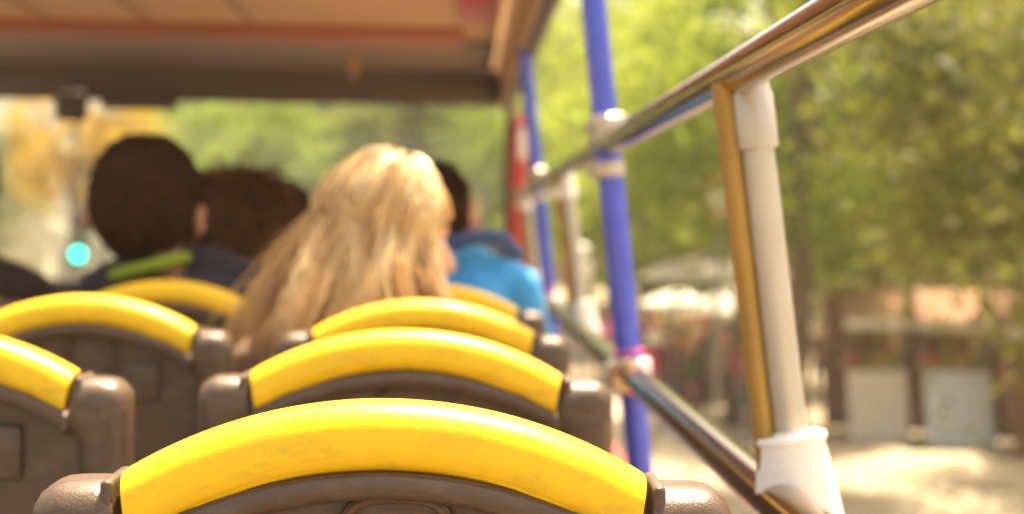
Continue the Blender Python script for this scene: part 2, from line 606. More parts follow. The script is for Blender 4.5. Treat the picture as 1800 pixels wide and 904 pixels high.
MB().tube([(XL + .05, 4.7, DECK), (XL + .08, 4.7, ZR)], 0.024, 12).build("blue_pole", BLUE, bus)
MB().box(((x0 + XR) / 2 - .05, YF + .05, CZ + .17), (XR - x0 - .2, 0.008, 0.98)).build("windscreen", GLASS, bus, smooth=False)
# pointed strap hanging from the ceiling
MB().add([(-.565, 7.9, ZR), (-.49, 7.9, ZR), (-.505, 7.9, ZR - .10), (-.53, 7.9, ZR - .145), (-.55, 7.9, ZR - .09),
          (-.565, 7.915, ZR), (-.49, 7.915, ZR), (-.505, 7.915, ZR - .10), (-.53, 7.915, ZR - .145), (-.55, 7.915, ZR - .09)],
         [(0, 1, 2, 3, 4), (9, 8, 7, 6, 5), (0, 5, 6, 1), (1, 6, 7, 2), (2, 7, 8, 3), (3, 8, 9, 4), (4, 9, 5, 0)]).build("ceiling_strap", CREAM, bus, smooth=False)


# ---------------------------------------------------------------- seats
def arc(x, half=0.173, sag=0.048):
    Rr = half * half / (2 * sag) + sag / 2
    return -(Rr - math.sqrt(Rr * Rr - x * x))


def round_section(w, h, r, n=4):
    """Closed rounded rectangle (u across, v up), centred."""
    pts = []
    for cx, cy, a0 in ((w / 2 - r, h / 2 - r, 0), (-w / 2 + r, h / 2 - r, 90), (-w / 2 + r, -h / 2 + r, 180), (w / 2 - r, -h / 2 + r, 270)):
        for k in range(n + 1):
            a = R(a0 + 90 * k / n)
            pts.append((cx + r * math.cos(a), cy + r * math.sin(a)))
    return pts


def make_seat(label):
    """Seat back seen from behind; local origin is on the deck, the grip's crest is 1.005 m up."""
    t = thing("bus_seat", label, "bus seat", group="bus seats with yellow grips")
    top = CZ - 0.117 - DECK
    # yellow grip: a rounded section swept along the arch
    half, hh, dd = 0.173, 0.0445, 0.062
    sec = round_section(dd, hh, 0.017, 5)
    N = 44
    b = MB()
    vs, fs = [], []
    for i in range(N + 1):
        x = -half + 2 * half * i / N
        z = arc(x)
        tx = Vector((1, 0, -x / 0.336)).normalized()
        nz = Vector((-tx.z, 0, tx.x))
        if i in (0, N):
            nz = Vector((nz.x * .35, 0, nz.z)).normalized()
        for u, v in sec:
            # the crest leans forward, the rear face slopes
            uu = u + (0.010 * (v / hh) if u < 0 else 0)
            q = Vector((x, uu, top + z)) + nz * (v - hh / 2)
            vs.append(q)
    n = len(sec)
    for i in range(N):
        for k in range(n):
            k2 = (k + 1) % n
            fs.append((i * n + k, (i + 1) * n + k, (i + 1) * n + k2, i * n + k2))
    fs.append(tuple(range(n)))
    fs.append(tuple(reversed(range(N * n, (N + 1) * n))))
    b.add(vs, fs)
    g = b.build("yellow_grip", YEL, t, angle=50)
    # lip along the lower rear edge of the grip, in two lengths with a small gap
    for xa, xb in ((-0.168, -0.016), (-0.013, 0.168)):
        pts = []
        for i in range(25):
            x = xa + (xb - xa) * i / 24
            nx = x / 0.336
            pts.append((x - nx * 0.038, -dd / 2 + 0.0035, top + arc(x) - 0.0385))
        MB().tube(pts, 0.0022, 6).build("grip_lip", YEL, g)
    # frame: ring section swept between an outer and an inner outline
    out, inn = [], []

    def under(x):
        return arc(x) - 0.0425
    L = []
    # left side from the bottom up
    for z in (-0.62, -0.5, -0.4, -0.3, -0.22, -0.16, -0.12):
        L.append(((-0.232 - 0.006 * max(0, (-z - 0.12) / 0.5), z), (-0.178, z - 0.01)))
    for a in (0, 20, 40, 60, 75, 90):
        L.append(((-0.208 - 0.024 * math.cos(R(a)), -0.079 + 0.025 * math.sin(R(a))), (-0.178 + .003 * a / 90, -0.13 + 0.012 * a / 90)))
    for x in (-0.200, -0.192, -0.1835):
        L.append(((x, -0.0535), (-0.172, -0.117)))
    L.append(((-0.1775, -0.056), (-0.170, -0.116)))
    L.append(((-0.1755, -0.075), (-0.169, -0.1155)))
    L.append(((-0.1745, -0.093), (-0.168, -0.115)))
    for i in range(1, 12):
        x = -0.1745 + 0.1745 * i / 12
        xi = -0.166 + 0.166 * i / 12
        L.append(((x, under(x) - 0.001), (xi, under(xi) - 0.0195 - 0.004 * (1 - i / 12))))
    L.append(((0, under(0) - 0.001), (0, under(0) - 0.0195)))
    full = L + [((-o[0], o[1]), (-i_[0], i_[1])) for o, i_ in reversed(L[:-1])]
    b = MB()
    vs, fs = [], []
    TH = 0.078

    for o, i_ in full:
        o = Vector((o[0], 0, o[1]))
        i_ = Vector((i_[0], 0, i_[1]))
        d = o - i_
        ln = d.length
        d.normalize()
        r = min(0.016 if abs(o.x) < 0.172 else 0.026, ln * 0.45, TH * 0.46)
        c = (o + i_) / 2
        for u, v in round_section(ln, TH, r, 4):
            q = c + d * u
            q.y += v + 0.004
            q.z += top
            # flare of the shoulder towards the front
            vs.append(q)
    n = len(round_section(1, 1, .1, 4))
    for i in range(len(full) - 1):
        for k in range(n):
            k2 = (k + 1) % n
            fs.append((i * n + k, i * n + k2, (i + 1) * n + k2, (i + 1) * n + k))
    fs.append(tuple(range(n)))
    fs.append(tuple(reversed(range((len(full) - 1) * n, len(full) * n))))
    b.add(vs, fs)
    b.build("back_frame", PLA, t, angle=55)
    # rounded rim bead right under the grip
    pts = [(x * 0.985, -0.028, top + under(x) - 0.0075) for x in np.linspace(-0.165, 0.165, 31)]
    MB().tube(pts, 0.0062, 8).build("rim_bead", PLAD, t)
    # recessed back panel with raised form
    b = MB()
    xs = np.linspace(-0.182, 0.182, 25)
    vs, fs = [], []
    for x in xs:
        zt = under(min(abs(x), 0.166)) - 0.010
        for k in range(9):
            z = zt + (-0.60 - zt) * k / 8
            vs.append((x, -0.012 + 0.006 * math.cos(x / 0.18 * 1.4), top + z))
    for i in range(24):
        for k in range(8):
            a = i * 9 + k
            fs.append((a, a + 1, a + 10, a + 9))
    b.add(vs, fs)
    b.build("back_panel", PLA, t)
    b = MB()                      # raised ring (a handle recess) on the panel
    rp = []
    for k in range(40):
        a = 2 * math.pi * k / 40
        ex = abs(math.cos(a)) ** 0.6 * (1 if math.cos(a) > 0 else -1)
        ez = abs(math.sin(a)) ** 0.6 * (1 if math.sin(a) > 0 else -1)
        rp.append(Vector((0.008 + 0.036 * ex, -0.012, top - 0.098 + 0.035 * ez)))
    rp.append(rp[0])
    b.tube(rp, 0.0045, 8, cap=False)
    b.build("raised_ring", PLA, t)
    for sx in (-1, 1):
        MB().bbox((0.008 + sx * 0.085, -0.012, top - 0.135), (0.05, 0.012, 0.06), 0.006, 3).build("raised_pad", PLA, t)
        c = MB()
        c.bbox((sx * 0.180, 0.004, top - 0.078), (0.0085, 0.069, 0.054), 0.0035, 3)
        c.build("grip_collar", PLA, t)
    MB().bbox((0, 0.052, top - 0.36), (0.40, 0.05, 0.50), 0.022, 3).build("back_cushion", FAB, t)
    MB().bbox((0, 0.26, 0.44), (0.43, 0.44, 0.09), 0.03, 3).build("seat_cushion", FAB, t)
    MB().bbox((0, 0.20, 0.20), (0.09, 0.25, 0.40), 0.02).build("pedestal", METG, t)
    return t


def seat_xy(px, d):
    return (px - 810) * d / F, d


SEATS = [  # centre pixel, depth, label
    (685, 1.095, "nearest seat, its broad yellow grip right in front at the bottom of the picture"),
    (718, 1.845, "seat directly ahead of the nearest one, second yellow arch in the right column"),
    (747, 2.595, "third seat up the right column, the blonde passenger leaning on its front"),
    (762, 3.345, "half hidden seat beyond the blonde hair, holding the passenger in bright blue"),
    (None, 1.80, "seat at the left edge cut off by the frame, only its right shoulder showing"),
    (None, 2.60, "second seat in the left column, its wide yellow arch cut by the left edge"),
    (None, 3.32, "seat in the left column right behind the passenger with the green collar"),
    (None, 4.10, "seat in the left column of the messy brown haired passenger"),
    (None, 4.85, "frontmost seat in the left column, under the black haired passenger"),
    (None, 3.45, "seat across the aisle at the far left, under the passenger in the brown coat"),
]
proto = None
for px, d, lab in SEATS:
    if px is None:
        x = -0.590 if d != 3.45 else -1.14
        y = d
    else:
        x, y = seat_xy(px, d)
    if proto is None:
        s = proto = make_seat(lab)
    else:
        s = copy_tree(proto)
        s["label"] = lab
    s.location = (x, y, DECK)


# ---------------------------------------------------------------- people
def remeshed(name, prims, voxel, mats, parent=None, smooth=4):
    """One continuous skin over tapered capsules ('c', p0, r0, p1, r1, mi) and ellipsoids ('e', c, r3, rot, mi)."""
    b = MB()
    for p in prims:
        if p[0] == 'c':
            a, ra, c, rb = Vector(p[1]), p[2], Vector(p[3]), p[4]
            b.ell(a, (ra,) * 3, 12)
            b.ell(c, (rb,) * 3, 12)
            if (c - a).length > 1e-4:
                b.tube([a, c], [ra, rb], 12)
        else:
            b.ell(p[1], p[2], 20, p[3])
    me = bpy.data.meshes.new("tmp")
    me.from_pydata(b.v, [], b.f)
    o = bpy.data.objects.new("tmp", me)
    COL.objects.link(o)
    m = o.modifiers.new("r", 'REMESH')
    m.mode = 'VOXEL'
    m.voxel_size = voxel
    m2 = o.modifiers.new("s", 'SMOOTH')
    m2.iterations = smooth
    m2.factor = 0.5
    dg = bpy.context.evaluated_depsgraph_get()
    dg.update()
    res = bpy.data.meshes.new_from_object(o.evaluated_get(dg))
    bpy.data.objects.remove(o)
    bpy.data.meshes.remove(me)
    res.name = name
    n = len(res.polygons)
    cen = np.empty(n * 3, dtype=np.float32)
    res.polygons.foreach_get("center", cen)
    cen = cen.reshape(-1, 3)
    best = np.full(n, 1e9)
    mi = np.zeros(n, dtype=np.int32)
    for p in prims:
        if p[0] == 'c':
            a, ra, c, rb = np.array(p[1]), p[2], np.array(p[3]), p[4]
            ab = c - a
            L2 = max(ab @ ab, 1e-9)
            tt = np.clip(((cen - a) @ ab) / L2, 0, 1)
            dist = np.linalg.norm(cen - (a + tt[:, None] * ab), axis=1) - (ra + (rb - ra) * tt)
            k = p[5]
        else:
            q = cen - np.array(p[1])
            if p[3] is not None:
                q = q @ np.array(p[3])
            rr = np.array(p[2])
            dist = (np.linalg.norm(q / rr, axis=1) - 1) * rr.min()
            k = p[4]
        w = dist < best
        best[w] = dist[w]
        mi[w] = k
    res.materials.clear()
    for m in mats:
        res.materials.append(m)
    res.polygons.foreach_set("material_index", mi)
    res.polygons.foreach_set("use_smooth", np.ones(n, dtype=bool))
    res.update()
    return link(name, res, parent)


def head_prims(hc, rot, s, mi, fine=True, ear=.083):
    """Head facing local +Y before rot: skull, jaw, brow, nose, chin, ears."""
    hc = Vector(hc)

    def w(x, y, z):
        return tuple(hc + rot @ (Vector((x, y, z)) * s))
    pr = [('e', w(0, -.008, .022), (.078 * s, .096 * s, .098 * s), rot, mi),
          ('e', w(0, .022, -.045), (.060 * s, .070 * s, .078 * s), rot, mi)]
    if fine:
        pr += [('e', w(0, .075, -.100), (.024 * s, .022 * s, .020 * s), rot, mi),
               ('c', w(0, .083, .012), .010 * s, w(0, .112, -.030), .0135 * s, mi),
               ('e', w(0, .070, .030), (.055 * s, .022 * s, .014 * s), rot, mi),
               ('e', w(0, .086, -.062), (.022 * s, .012 * s, .012 * s), rot, mi),
               ('e', w(.040, .055, -.028), (.024 * s, .026 * s, .024 * s), rot, mi),
               ('e', w(-.040, .055, -.028), (.024 * s, .026 * s, .024 * s), rot, mi)]
    for sx in (-1, 1):
        pr.append(('e', w(sx * ear, -.004, -.012), (.011 * s, .021 * s, .034 * s), rot, mi))
    return pr


def hand_prims(wr, dr, side, mi, s=1.0):
    """Relaxed hand: palm, four unequal curled fingers, thumb from the side."""
    wr, dr = Vector(wr), Vector(dr).normalized()
    sd = Vector((side, 0, 0))
    sd = (sd - dr * sd.dot(dr)).normalized()
    nn = dr.cross(sd)
    if nn.z > 0:
        nn = -nn
    pr = [('c', wr, .024 * s, wr + dr * .075 * s, .030 * s, mi)]
    for k, ln in enumerate((.066, .076, .072, .056)):
        a = wr + dr * .082 * s + sd * (.033 - .022 * k) * s * -1
        m = a + dr * ln * .5 * s + nn * .012 * s
        e = m + dr * ln * .4 * s + nn * .026 * s
        pr += [('c', a, .0095 * s, m, .0085 * s, mi), ('c', m, .0085 * s, e, .007 * s, mi)]
    a = wr + dr * .03 * s - sd * .026 * s
    m = a + dr * .035 * s - sd * .026 * s
    e = m + dr * .03 * s - sd * .004 * s + nn * .008 * s
    pr += [('c', a, .012 * s, m, .010 * s, mi), ('c', m, .010 * s, e, .008 * s, mi)]
    return pr


def strand_mesh(name, paths, rad, tint, material, parent):
    """Tapered three-sided strands from an array (n, m, 3)."""
    paths = np.asarray(paths)
    n, m, _ = paths.shape
    tan = np.gradient(paths, axis=1)
    tan /= np.linalg.norm(tan, axis=2, keepdims=True) + 1e-9
    ref = np.tile(np.array([0.3, 0.9, 0.25]), (n, m, 1))
    bx = np.cross(tan, ref)
    bx /= np.linalg.norm(bx, axis=2, keepdims=True) + 1e-9
    by = np.cross(tan, bx)
    prof = rad * np.linspace(1, 0.25, m)[None, :, None] if np.isscalar(rad) else rad[:, None, None] * np.linspace(1, .25, m)[None, :, None]
    V = np.empty((n, m, 3, 3), dtype=np.float32)
    for k in range(3):
        a = 2 * math.pi * k / 3
        V[:, :, k] = paths + (bx * math.cos(a) + by * math.sin(a)) * prof
    idx = np.arange(n * m * 3).reshape(n, m, 3)
    Fs = []
    for k in range(3):
        k2 = (k + 1) % 3
        Fs.append(np.stack([idx[:, :-1, k], idx[:, :-1, k2], idx[:, 1:, k2], idx[:, 1:, k]], -1).reshape(-1, 4))
    Fq = np.concatenate(Fs)
    tv = np.repeat(tint, m * 3)
    o = soup(name, V.reshape(-1, 3), Fq, tv, material, parent, 4)
    o.data.polygons.foreach_set("use_smooth", np.ones(len(Fq), dtype=bool))
    return o


def short_hair(parent, hc, rot, s, material, n=1500, length=0.035, messy=0.35, low=-0.055, seed=1):
    """Hair on the back, sides and top of the skull as many short locks."""
    g = np.random.default_rng(seed)
    hc = np.array(hc)
    Rm = np.array(rot)
    pts = []
    while len(pts) < n:
        v = g.normal(size=3)
        v /= np.linalg.norm(v)
        q = v * np.array([.080, .098, .100]) + np.array([0, -.008, .022])
        if q[2] < low + max(0, q[1]) * 1.25 or (q[1] > .045 and q[2] < .085):
            continue
        pts.append((q, v))
    base = np.array([p[0] for p in pts])
    nor = np.array([p[1] for p in pts])
    down = np.array([0, -.25, -1.0])
    flow = down - nor * (nor @ down)[:, None]
    flow /= np.linalg.norm(flow, axis=1, keepdims=True) + 1e-6
    flow += g.normal(size=flow.shape) * messy
    t = np.linspace(0, 1, 5)
    ln = length * g.uniform(.6, 1.3, n)
    P_ = base[:, None] + flow[:, None] * (t ** 1.2)[None, :, None] * ln[:, None, None] + nor[:, None] * ((0.012 + messy * .016) * np.sin(t * 2.2))[None, :, None]
    P_ = (P_ * s) @ Rm.T + hc
    return strand_mesh("hair", P_, .0048 * s, g.uniform(0, 1, n), material, parent)


def hair_cap(mb, hc, rot, s, low=-0.05, grow=1.04, front=0.05):
    """Undercoat of the hair: the skull shell above the hairline."""
    n, m = 24, 16
    vs, fs = [], []
    for i in range(m + 1):
        th = math.pi * 0.74 * i / m
        for k in range(n):
            a = 2 * math.pi * k / n
            y = math.sin(th) * math.sin(a)
            zmin = -0.62 + max(0, y + .05) * 1.25
            z = max(math.cos(th), zmin)
            rr = math.sqrt(max(0, 1 - z * z)) if z > math.cos(th) else math.sin(th)
            q = Vector((rr * math.cos(a) * .080, rr * math.sin(a) * .098, z * .100)) * grow + Vector((0, -.008, .022))
            vs.append(Vector(hc) + rot @ (q * s))
    for i in range(m):
        for k in range(n):
            k2 = (k + 1) % n
            fs.append((i * n + k, (i + 1) * n + k, (i + 1) * n + k2, i * n + k2))
    mb.add(vs, fs)
    return mb


def passenger(label, head, body_yaw, head_rot, skin, top_m, legs_m, s=1.0, shift=(0, 0), arm_r=None, arm_l=None, neck=0.715, hs=None, ear=.083):
    """Seated person; head is the world point of the head's centre; returns (root, head centre local, head rotation)."""
    H = neck * s
    hs = hs or s
    loc = Vector(head) - Vector((0, 0, H))
    root = thing("person", label, "person", loc)
    by = Matrix.Rotation(body_yaw, 3, 'Z')
    sx, sy = shift

    def w(x, y, z, k=1.0):
        v = by @ (Vector((x, y, z)) * s)
        return (v.x + sx * k, v.y + sy * k, v.z)
    pr = head_prims((0, 0, H), head_rot, hs, 0, True, ear)
    pr += [('c', w(0, -.02, .50), .060 * s, (0, -.012, H - .06 * s), .052 * s, 0),
           ('c', w(-.07, -.025, .535), .048 * s, w(.07, -.025, .535), .048 * s, 1),
           ('c', w(0, 0, .10), .150 * s, w(0, -.02, .30), .140 * s, 1),
           ('c', w(-.05, -.02, .30), .115 * s, w(-.06, -.02, .43), .118 * s, 1),
           ('c', w(.05, -.02, .30), .115 * s, w(.06, -.02, .43), .118 * s, 1),
           ('c', w(-.145, -.02, .482), .066 * s, w(.145, -.02, .482), .066 * s, 1),
           ('c', w(-.05, -.022, .53), .055 * s, w(-.150, -.02, .49), .060 * s, 1),
           ('c', w(.05, -.022, .53), .055 * s, w(.150, -.02, .49), .060 * s, 1)]
    for sgn, pose in ((-1, arm_l), (1, arm_r)):
        e, h = pose if pose else ((sgn * .235, .06, .24), (sgn * .11, .30, .19))
        pr += [('c', w(sgn * .175, -.02, .475), .062 * s, w(*e), .048 * s, 1),
               ('c', w(*e), .046 * s, w(*h), .034 * s, 1)]
        hd_ = (Vector(h) - Vector(e)).normalized()
        pr += hand_prims(w(*(Vector(h) + hd_ * .02)), by @ hd_, sgn, 0, s)
        pr += [('c', w(sgn * .085, .02, .09), .092 * s, w(sgn * .11, .42, .085), .066 * s, 2),
               ('c', w(sgn * .11, .42, .085), .064 * s, w(sgn * .11, .40, -.32), .046 * s, 2),
               ('c', w(sgn * .11, .39, -.40), .042 * s, w(sgn * .115, .53, -.42), .038 * s, 3)]
    remeshed("body", pr, 0.008, [skin, top_m, legs_m, BLACKP], root)
    for sgn in (-1, 1):
        e = Vector((0, 0, H)) + head_rot @ (Vector((sgn * .031, .073, .006)) * hs)
        eo = MB().ell(e, (.0105 * hs,) * 3, 12).build("eye", EYEW, root)
        f = head_rot @ Vector((0, 1, 0))
        MB().ell(e + f * .0065 * s, (.0052 * s,) * 3, 10).build("iris", EYED, eo)
    m = Vector((0, 0, H)) + head_rot @ (Vector((0, .094, -.062)) * hs)
    MB().ell(m, (.021 * s, .007 * s, .0065 * s), 12, head_rot).build("lips", LIP, root)
    return root, Vector((0, 0, H))


def euler(y, x=0.0, r=0.0):
    """Head rotation: yaw (clockwise to the right), nod down, roll."""
    return Matrix.Rotation(-R(y), 3, 'Z') @ Matrix.Rotation(-R(x), 3, 'X') @ Matrix.Rotation(R(r), 3, 'Y')


# --- the blonde passenger, looking to the right
BLOND = mat_hair("blonde_hair", (0.36, 0.18, 0.052), (0.98, 0.80, 0.46), 0.42)
hr = euler(72, 14, 0)
root, hc = passenger("passenger with long loose blonde hair, face turned to the street on the right",
                     P(692, 414, 2.86), R(-14), hr, SKIN, cloth((0.16, 0.085, 0.04)), cloth((0.05, 0.06, 0.1)), 1.0, shift=(-.055, .0))
hair_cap(MB(), hc, hr, 1.05).build("hair_undercoat", mat("blonde_undercoat", (0.36, 0.19, 0.06), 0.6, var=0.35, scale=60), root)


def long_hair(parent, hc, rot, n, material, seed=3):
    g = np.random.default_rng(seed)
    Rm = np.array(rot)
    ncl = 95
    cl_off = g.normal(size=(ncl, 3)) * np.array([.016, .016, .01])
    cl_len = g.uniform(.19, .33, ncl)
    cl_tint = g.uniform(0, 1, ncl)
    cl_amp = g.uniform(.005, .017, ncl)
    cl_sw = np.where(g.random(ncl) < .33, g.uniform(.02, .10, ncl), g.uniform(-.035, .02, ncl))
    cl_wav = g.uniform(0, 6.28, ncl)
    m = 18
    out, tint = [], []
    # clump roots over the scalp in head space (face +Y, part on top)
    roots = []
    while len(roots) < ncl:
        v = g.normal(size=3)
        v /= np.linalg.norm(v)
        if v[2] < -0.35 or (v[1] > 0.50 and v[2] < .72):
            continue
        roots.append(v)
    roots = np.array(roots)
    for i in range(n):
        c = g.integers(ncl)
        v = roots[c] + g.normal(size=3) * .085
        v /= np.linalg.norm(v)
        # start near the part, slide down the skull, then fall
        az = math.atan2(v[0], v[1])
        if abs(az) < 1.12:                           # swept back from the face
            az = math.copysign(1.12 + 0.3 * g.random(), az if az else 1)
        pol0 = math.acos(max(-1, min(1, v[2])))
        pol0 *= 0.85
        L = cl_len[c] * g.uniform(.85, 1.12)
        grow = 1.10 + .14 * g.random()
        pts = []
        wav = cl_wav[c] + g.uniform(-.3, .3)
        amp = cl_amp[c] * g.uniform(.7, 1.2)
        for k in range(m):
            t = k / (m - 1)
            if t < 0.42:
                pol = pol0 + (1.72 - pol0) * (t / .42)
                a2 = az if t > .1 else az
                gr = grow * (1 + .02 * math.sin(t * 7) + (.10 * math.sin(pol) if abs(az) > 1.9 else 0))
                q = np.array([math.sin(pol) * math.sin(a2) * .082 * gr, math.sin(pol) * math.cos(a2) * .100 * gr - .008,
                              math.cos(pol) * .103 * gr + .022])
                last = q
                pts.append(Rm @ q)
            else:
                u = (t - .42) / .58
                base = Rm @ last
                outv = base.copy()
                outv[2] = 0
                nn_ = np.linalg.norm(outv) + 1e-6
                outv /= nn_
                q = base + np.array([0, 0, -1.0]) * L * u + outv * ((.010 * u + .03 * math.sin(u * 2.4)) * (1 if base[0] < .03 else .2)) + cl_off[c] * 3.6 * u + np.array([(cl_sw[c] if base[0] > -.02 else min(cl_sw[c], 0) * .7) * u ** 1.6, 0, 0])
                q += np.array([-0.020, -.012, 0]) * u ** 1.3 * (1 if base[0] < .05 else .9)
                pts.append(q)
            pts[-1] = pts[-1] + np.array([math.sin(wav + t * 9), math.cos(wav * 1.7 + t * 8), 0]) * amp * t
        if i % 14 == 0:                              # flyaway strands
            pts = [p_ + g.normal(size=3) * .003 + (Rm @ np.array([.0, -.02, .006]) + np.array([-.012, 0, 0])) * (k_ / m) * g.uniform(.3, 1.4) for k_, p_ in enumerate(pts)]
        out.append(np.array(pts) + np.array(hc))
        tint.append(min(1, max(0, cl_tint[c] * .7 + g.normal() * .14 + .12)))
    return strand_mesh("long_hair", np.array(out), g.uniform(.0012, .0029, n), np.array(tint), material, parent)


long_hair(root, hc, hr, 3400, BLOND)

# --- the passenger with cropped dark hair and a green collar
DARKHAIR = mat_hair("dark_hair", (0.030, 0.013, 0.005), (0.075, 0.033, 0.012), 0.75)
BROWNHAIR = mat_hair("brown_hair", (0.10, 0.045, 0.018), (0.26, 0.12, 0.05), 0.55)
DCAP = mat("dark_undercoat", (0.024, 0.011, 0.005), 0.8, var=0.3, scale=50)
h2 = euler(4, 2, 2)
root, hc = passenger("passenger with cropped dark hair and neon green collar above a navy jacket",
                     P(256, 372, 3.56), R(-4), h2, SKIN2, cloth((0.022, 0.016, 0.021)), cloth((0.03, 0.03, 0.035)), 1.02, shift=(.085, .02), neck=.655, hs=1.16, ear=.104)
hair_cap(MB(), hc, h2, 1.27).build("hair_undercoat", DCAP, root)
short_hair(root, hc, h2, 1.23, DARKHAIR, 4200, .030, .06, low=-.092, seed=2)
b = MB()
H_G = hc.z - .118
pts = [Vector((.078 * math.sin(a) + .02, -.030 - .070 * math.cos(a), H_G + .020 * math.sin(a))) for a in np.linspace(-1.9, 1.9, 21)]
b.tube(pts, [0.014] * 21, 8)
b.build("collar", mat("neon_green_cloth", (0.27, 0.36, 0.012), 0.7), root)

# --- messy brown hair, pink collar
h3 = euler(-6, 4, -3)
root, hc = passenger("passenger with messy brown hair and pale pink collar, behind the green collar in the picture",
                     P(418, 404, 4.32), R(6), h3, SKIN, cloth((0.05, 0.036, 0.042)), cloth((0.04, 0.04, 0.05)), 1.02, shift=(.02, .01), neck=.665)
hair_cap(MB(), hc, h3, 1.12).build("hair_undercoat", mat("brown_undercoat", (0.09, 0.045, 0.02), 0.7, var=0.35, scale=50), root)
short_hair(root, hc, h3, 1.12, BROWNHAIR, 1700, .055, .55, seed=5)
pts = [Vector((.062 * math.sin(a), -.020 - .058 * math.cos(a), hc.z - .115 + .01 * math.sin(a))) for a in np.linspace(-2.0, 2.0, 21)]
MB().tube(pts, 0.012, 8).build("collar", cloth((0.62, 0.42, 0.38)), root)

# --- black hair in front of it
h4 = euler(20, 0, 0)
root, hc = passenger("black haired passenger partly hidden between the messy brown hair and the blonde hair",
                     P(489, 398, 5.06), R(0), h4, SKIN2, cloth((0.06, 0.05, 0.06)), cloth((0.03, 0.03, 0.04)), 1.0)
hair_cap(MB(), hc, h4, 1.09).build("hair_undercoat", DCAP, root)
short_hair(root, hc, h4, 1.07, DARKHAIR, 1400, .035, .18, seed=6)

# --- blue jacket
h5 = euler(24, 10, 8)
root, hc = passenger("dark haired passenger in a bright blue jacket leaning on the rail beyond the blonde hair",
                     P(744, 384, 3.66), R(-8), h5, SKIN, cloth((0.05, 0.34, 0.72)), cloth((0.03, 0.04, 0.08)), .84, shift=(.072, .02), neck=.655, hs=.92,
                     arm_r=((.235, .06, .25), (.14, .28, .22)))
hair_cap(MB(), hc, h5, 1.0).build("hair_undercoat", DCAP, root)
short_hair(root, hc, h5, .97, DARKHAIR, 1700, .034, .16, seed=8)
MB().tube([(.05, -.095, .49), (.115, -.090, .51), (.175, -.06, .51), (.215, .03, .47)], 0.017, 8).build("shoulder_strap", cloth((0.02, 0.06, 0.17)), root)

# --- across the aisle at the left edge
h6 = euler(-12, 3, 0)
root, hc = passenger("passenger in a dark brown coat at the left edge, across the aisle",
                     P(-84, 335, 4.0), R(8), h6, SKIN2, cloth((0.045, 0.022, 0.012)), cloth((0.03, 0.03, 0.03)), 1.05)
hair_cap(MB(), hc, h6, 1.1).build("hair_undercoat", DCAP, root)
short_hair(root, hc, h6, 1.08, DARKHAIR, 1200, .035, .18, seed=9)


# ---------------------------------------------------------------- trees
def crown_data(seed, Rx, Rz, nclump, per, leaf=0.17, droop=0.25):
    g = np.random.default_rng(seed)
    c = []
    while len(c) < nclump:
        v = g.uniform(-1, 1, 3)
        l = np.linalg.norm(v)
        if l > 1 or l < 0.35:
            continue
        c.append(v * np.array([Rx, Rx, Rz]))
    c = np.array(c)
    sz = g.uniform(.34, .62, nclump) * (Rx / 2.6)
    el = g.uniform(.6, 1.5, (nclump, 3)) * np.array([.72, 2.0, .44])
    cid = np.repeat(np.arange(nclump), per)
    n = len(cid)
    p = g.normal(size=(n, 3)) * sz[cid][:, None] * el[cid] * .72
    p[:, 2] -= droop * (p[:, 0] ** 2 + p[:, 1] ** 2)
    p += c[cid]
    nrm = g.normal(size=(n, 3)) * .55 + np.array([0, -.25, 1.0])
    a = np.cross(nrm, g.normal(size=(n, 3)))
    a /= np.linalg.norm(a, axis=1, keepdims=True)
    a[:, 2] -= .35
    a /= np.linalg.norm(a, axis=1, keepdims=True)
    bb = np.cross(nrm, a)
    bb /= np.linalg.norm(bb, axis=1, keepdims=True)
    ln = leaf * g.uniform(.6, 1.25, n)[:, None]
    wd = ln * .27
    V = np.stack([p, p + a * ln * .5 + bb * wd, p + a * ln, p + a * ln * .5 - bb * wd], 1)
    F4 = np.arange(n * 4).reshape(n, 4)
    tint = np.clip(g.uniform(0, 1, nclump)[cid] * .6 + g.uniform(0, 1, n) * .4, 0, 1)
    return V.reshape(-1, 3), F4, np.repeat(tint, 4), c


CROWNS = []
for k, (sd, rx, rz, nc, per, lf) in enumerate(((11, 2.7, 2.5, 70, 270, .16), (12, 2.5, 2.9, 66, 270, .16), (13, 3.4, 3.2, 80, 170, .25))):
    V, F4, tn, cc = crown_data(sd, rx, rz, nc, per, lf)
    mes = {}
    for nm, mt in (("g", LEAF), ("o", LEAF2), ("y", LEAFY)):
        mes[nm] = soup("crown", V, F4, tn, mt, "mesh", 4)
    CROWNS.append((mes, cc, rx, rz))


def trunk_mesh(cc, h, rz, r, seed):
    g = random.Random(seed)
    b = MB()
    pts = [(0, 0, 0)]
    x = y = 0
    for k in range(1, 7):
        x += g.uniform(-.07, .07)
        y += g.uniform(-.07, .07)
        pts.append((x, y, (h + rz * .5) * k / 6))
    b.tube(pts, [r * 1.5, r * 1.08, r, r * .92, r * .8, r * .6, r * .35], 10)
    idx = list(range(len(cc)))
    g.shuffle(idx)
    for i in idx[:16]:
        e = Vector(cc[i]) + Vector((0, 0, h))
        k = g.choice((3, 4, 5))
        s_ = Vector(pts[k])
        mid = s_.lerp(e, .5) + Vector((g.uniform(-.25, .25), g.uniform(-.25, .25), .25))
        b.tube([s_, mid, e], [r * .38, r * .24, r * .07], 6)
    return b


def tree(x, y, var, leaf, h, sc, rz, label, r=0.15, z=0.13, group="street trees"):
    t = thing("street_tree", label, "tree", (x, y, z), rz, group)
    mes, cc, rx, rzz = CROWNS[var]
    trunk_mesh(cc * sc, h, rzz * sc, r, int(x * 31 + y * 7)).build("trunk", BARK, t)
    c = link("crown", mes[leaf], t)
    c.location = (0, 0, h)
    c.scale = (sc, sc, sc)
    return t


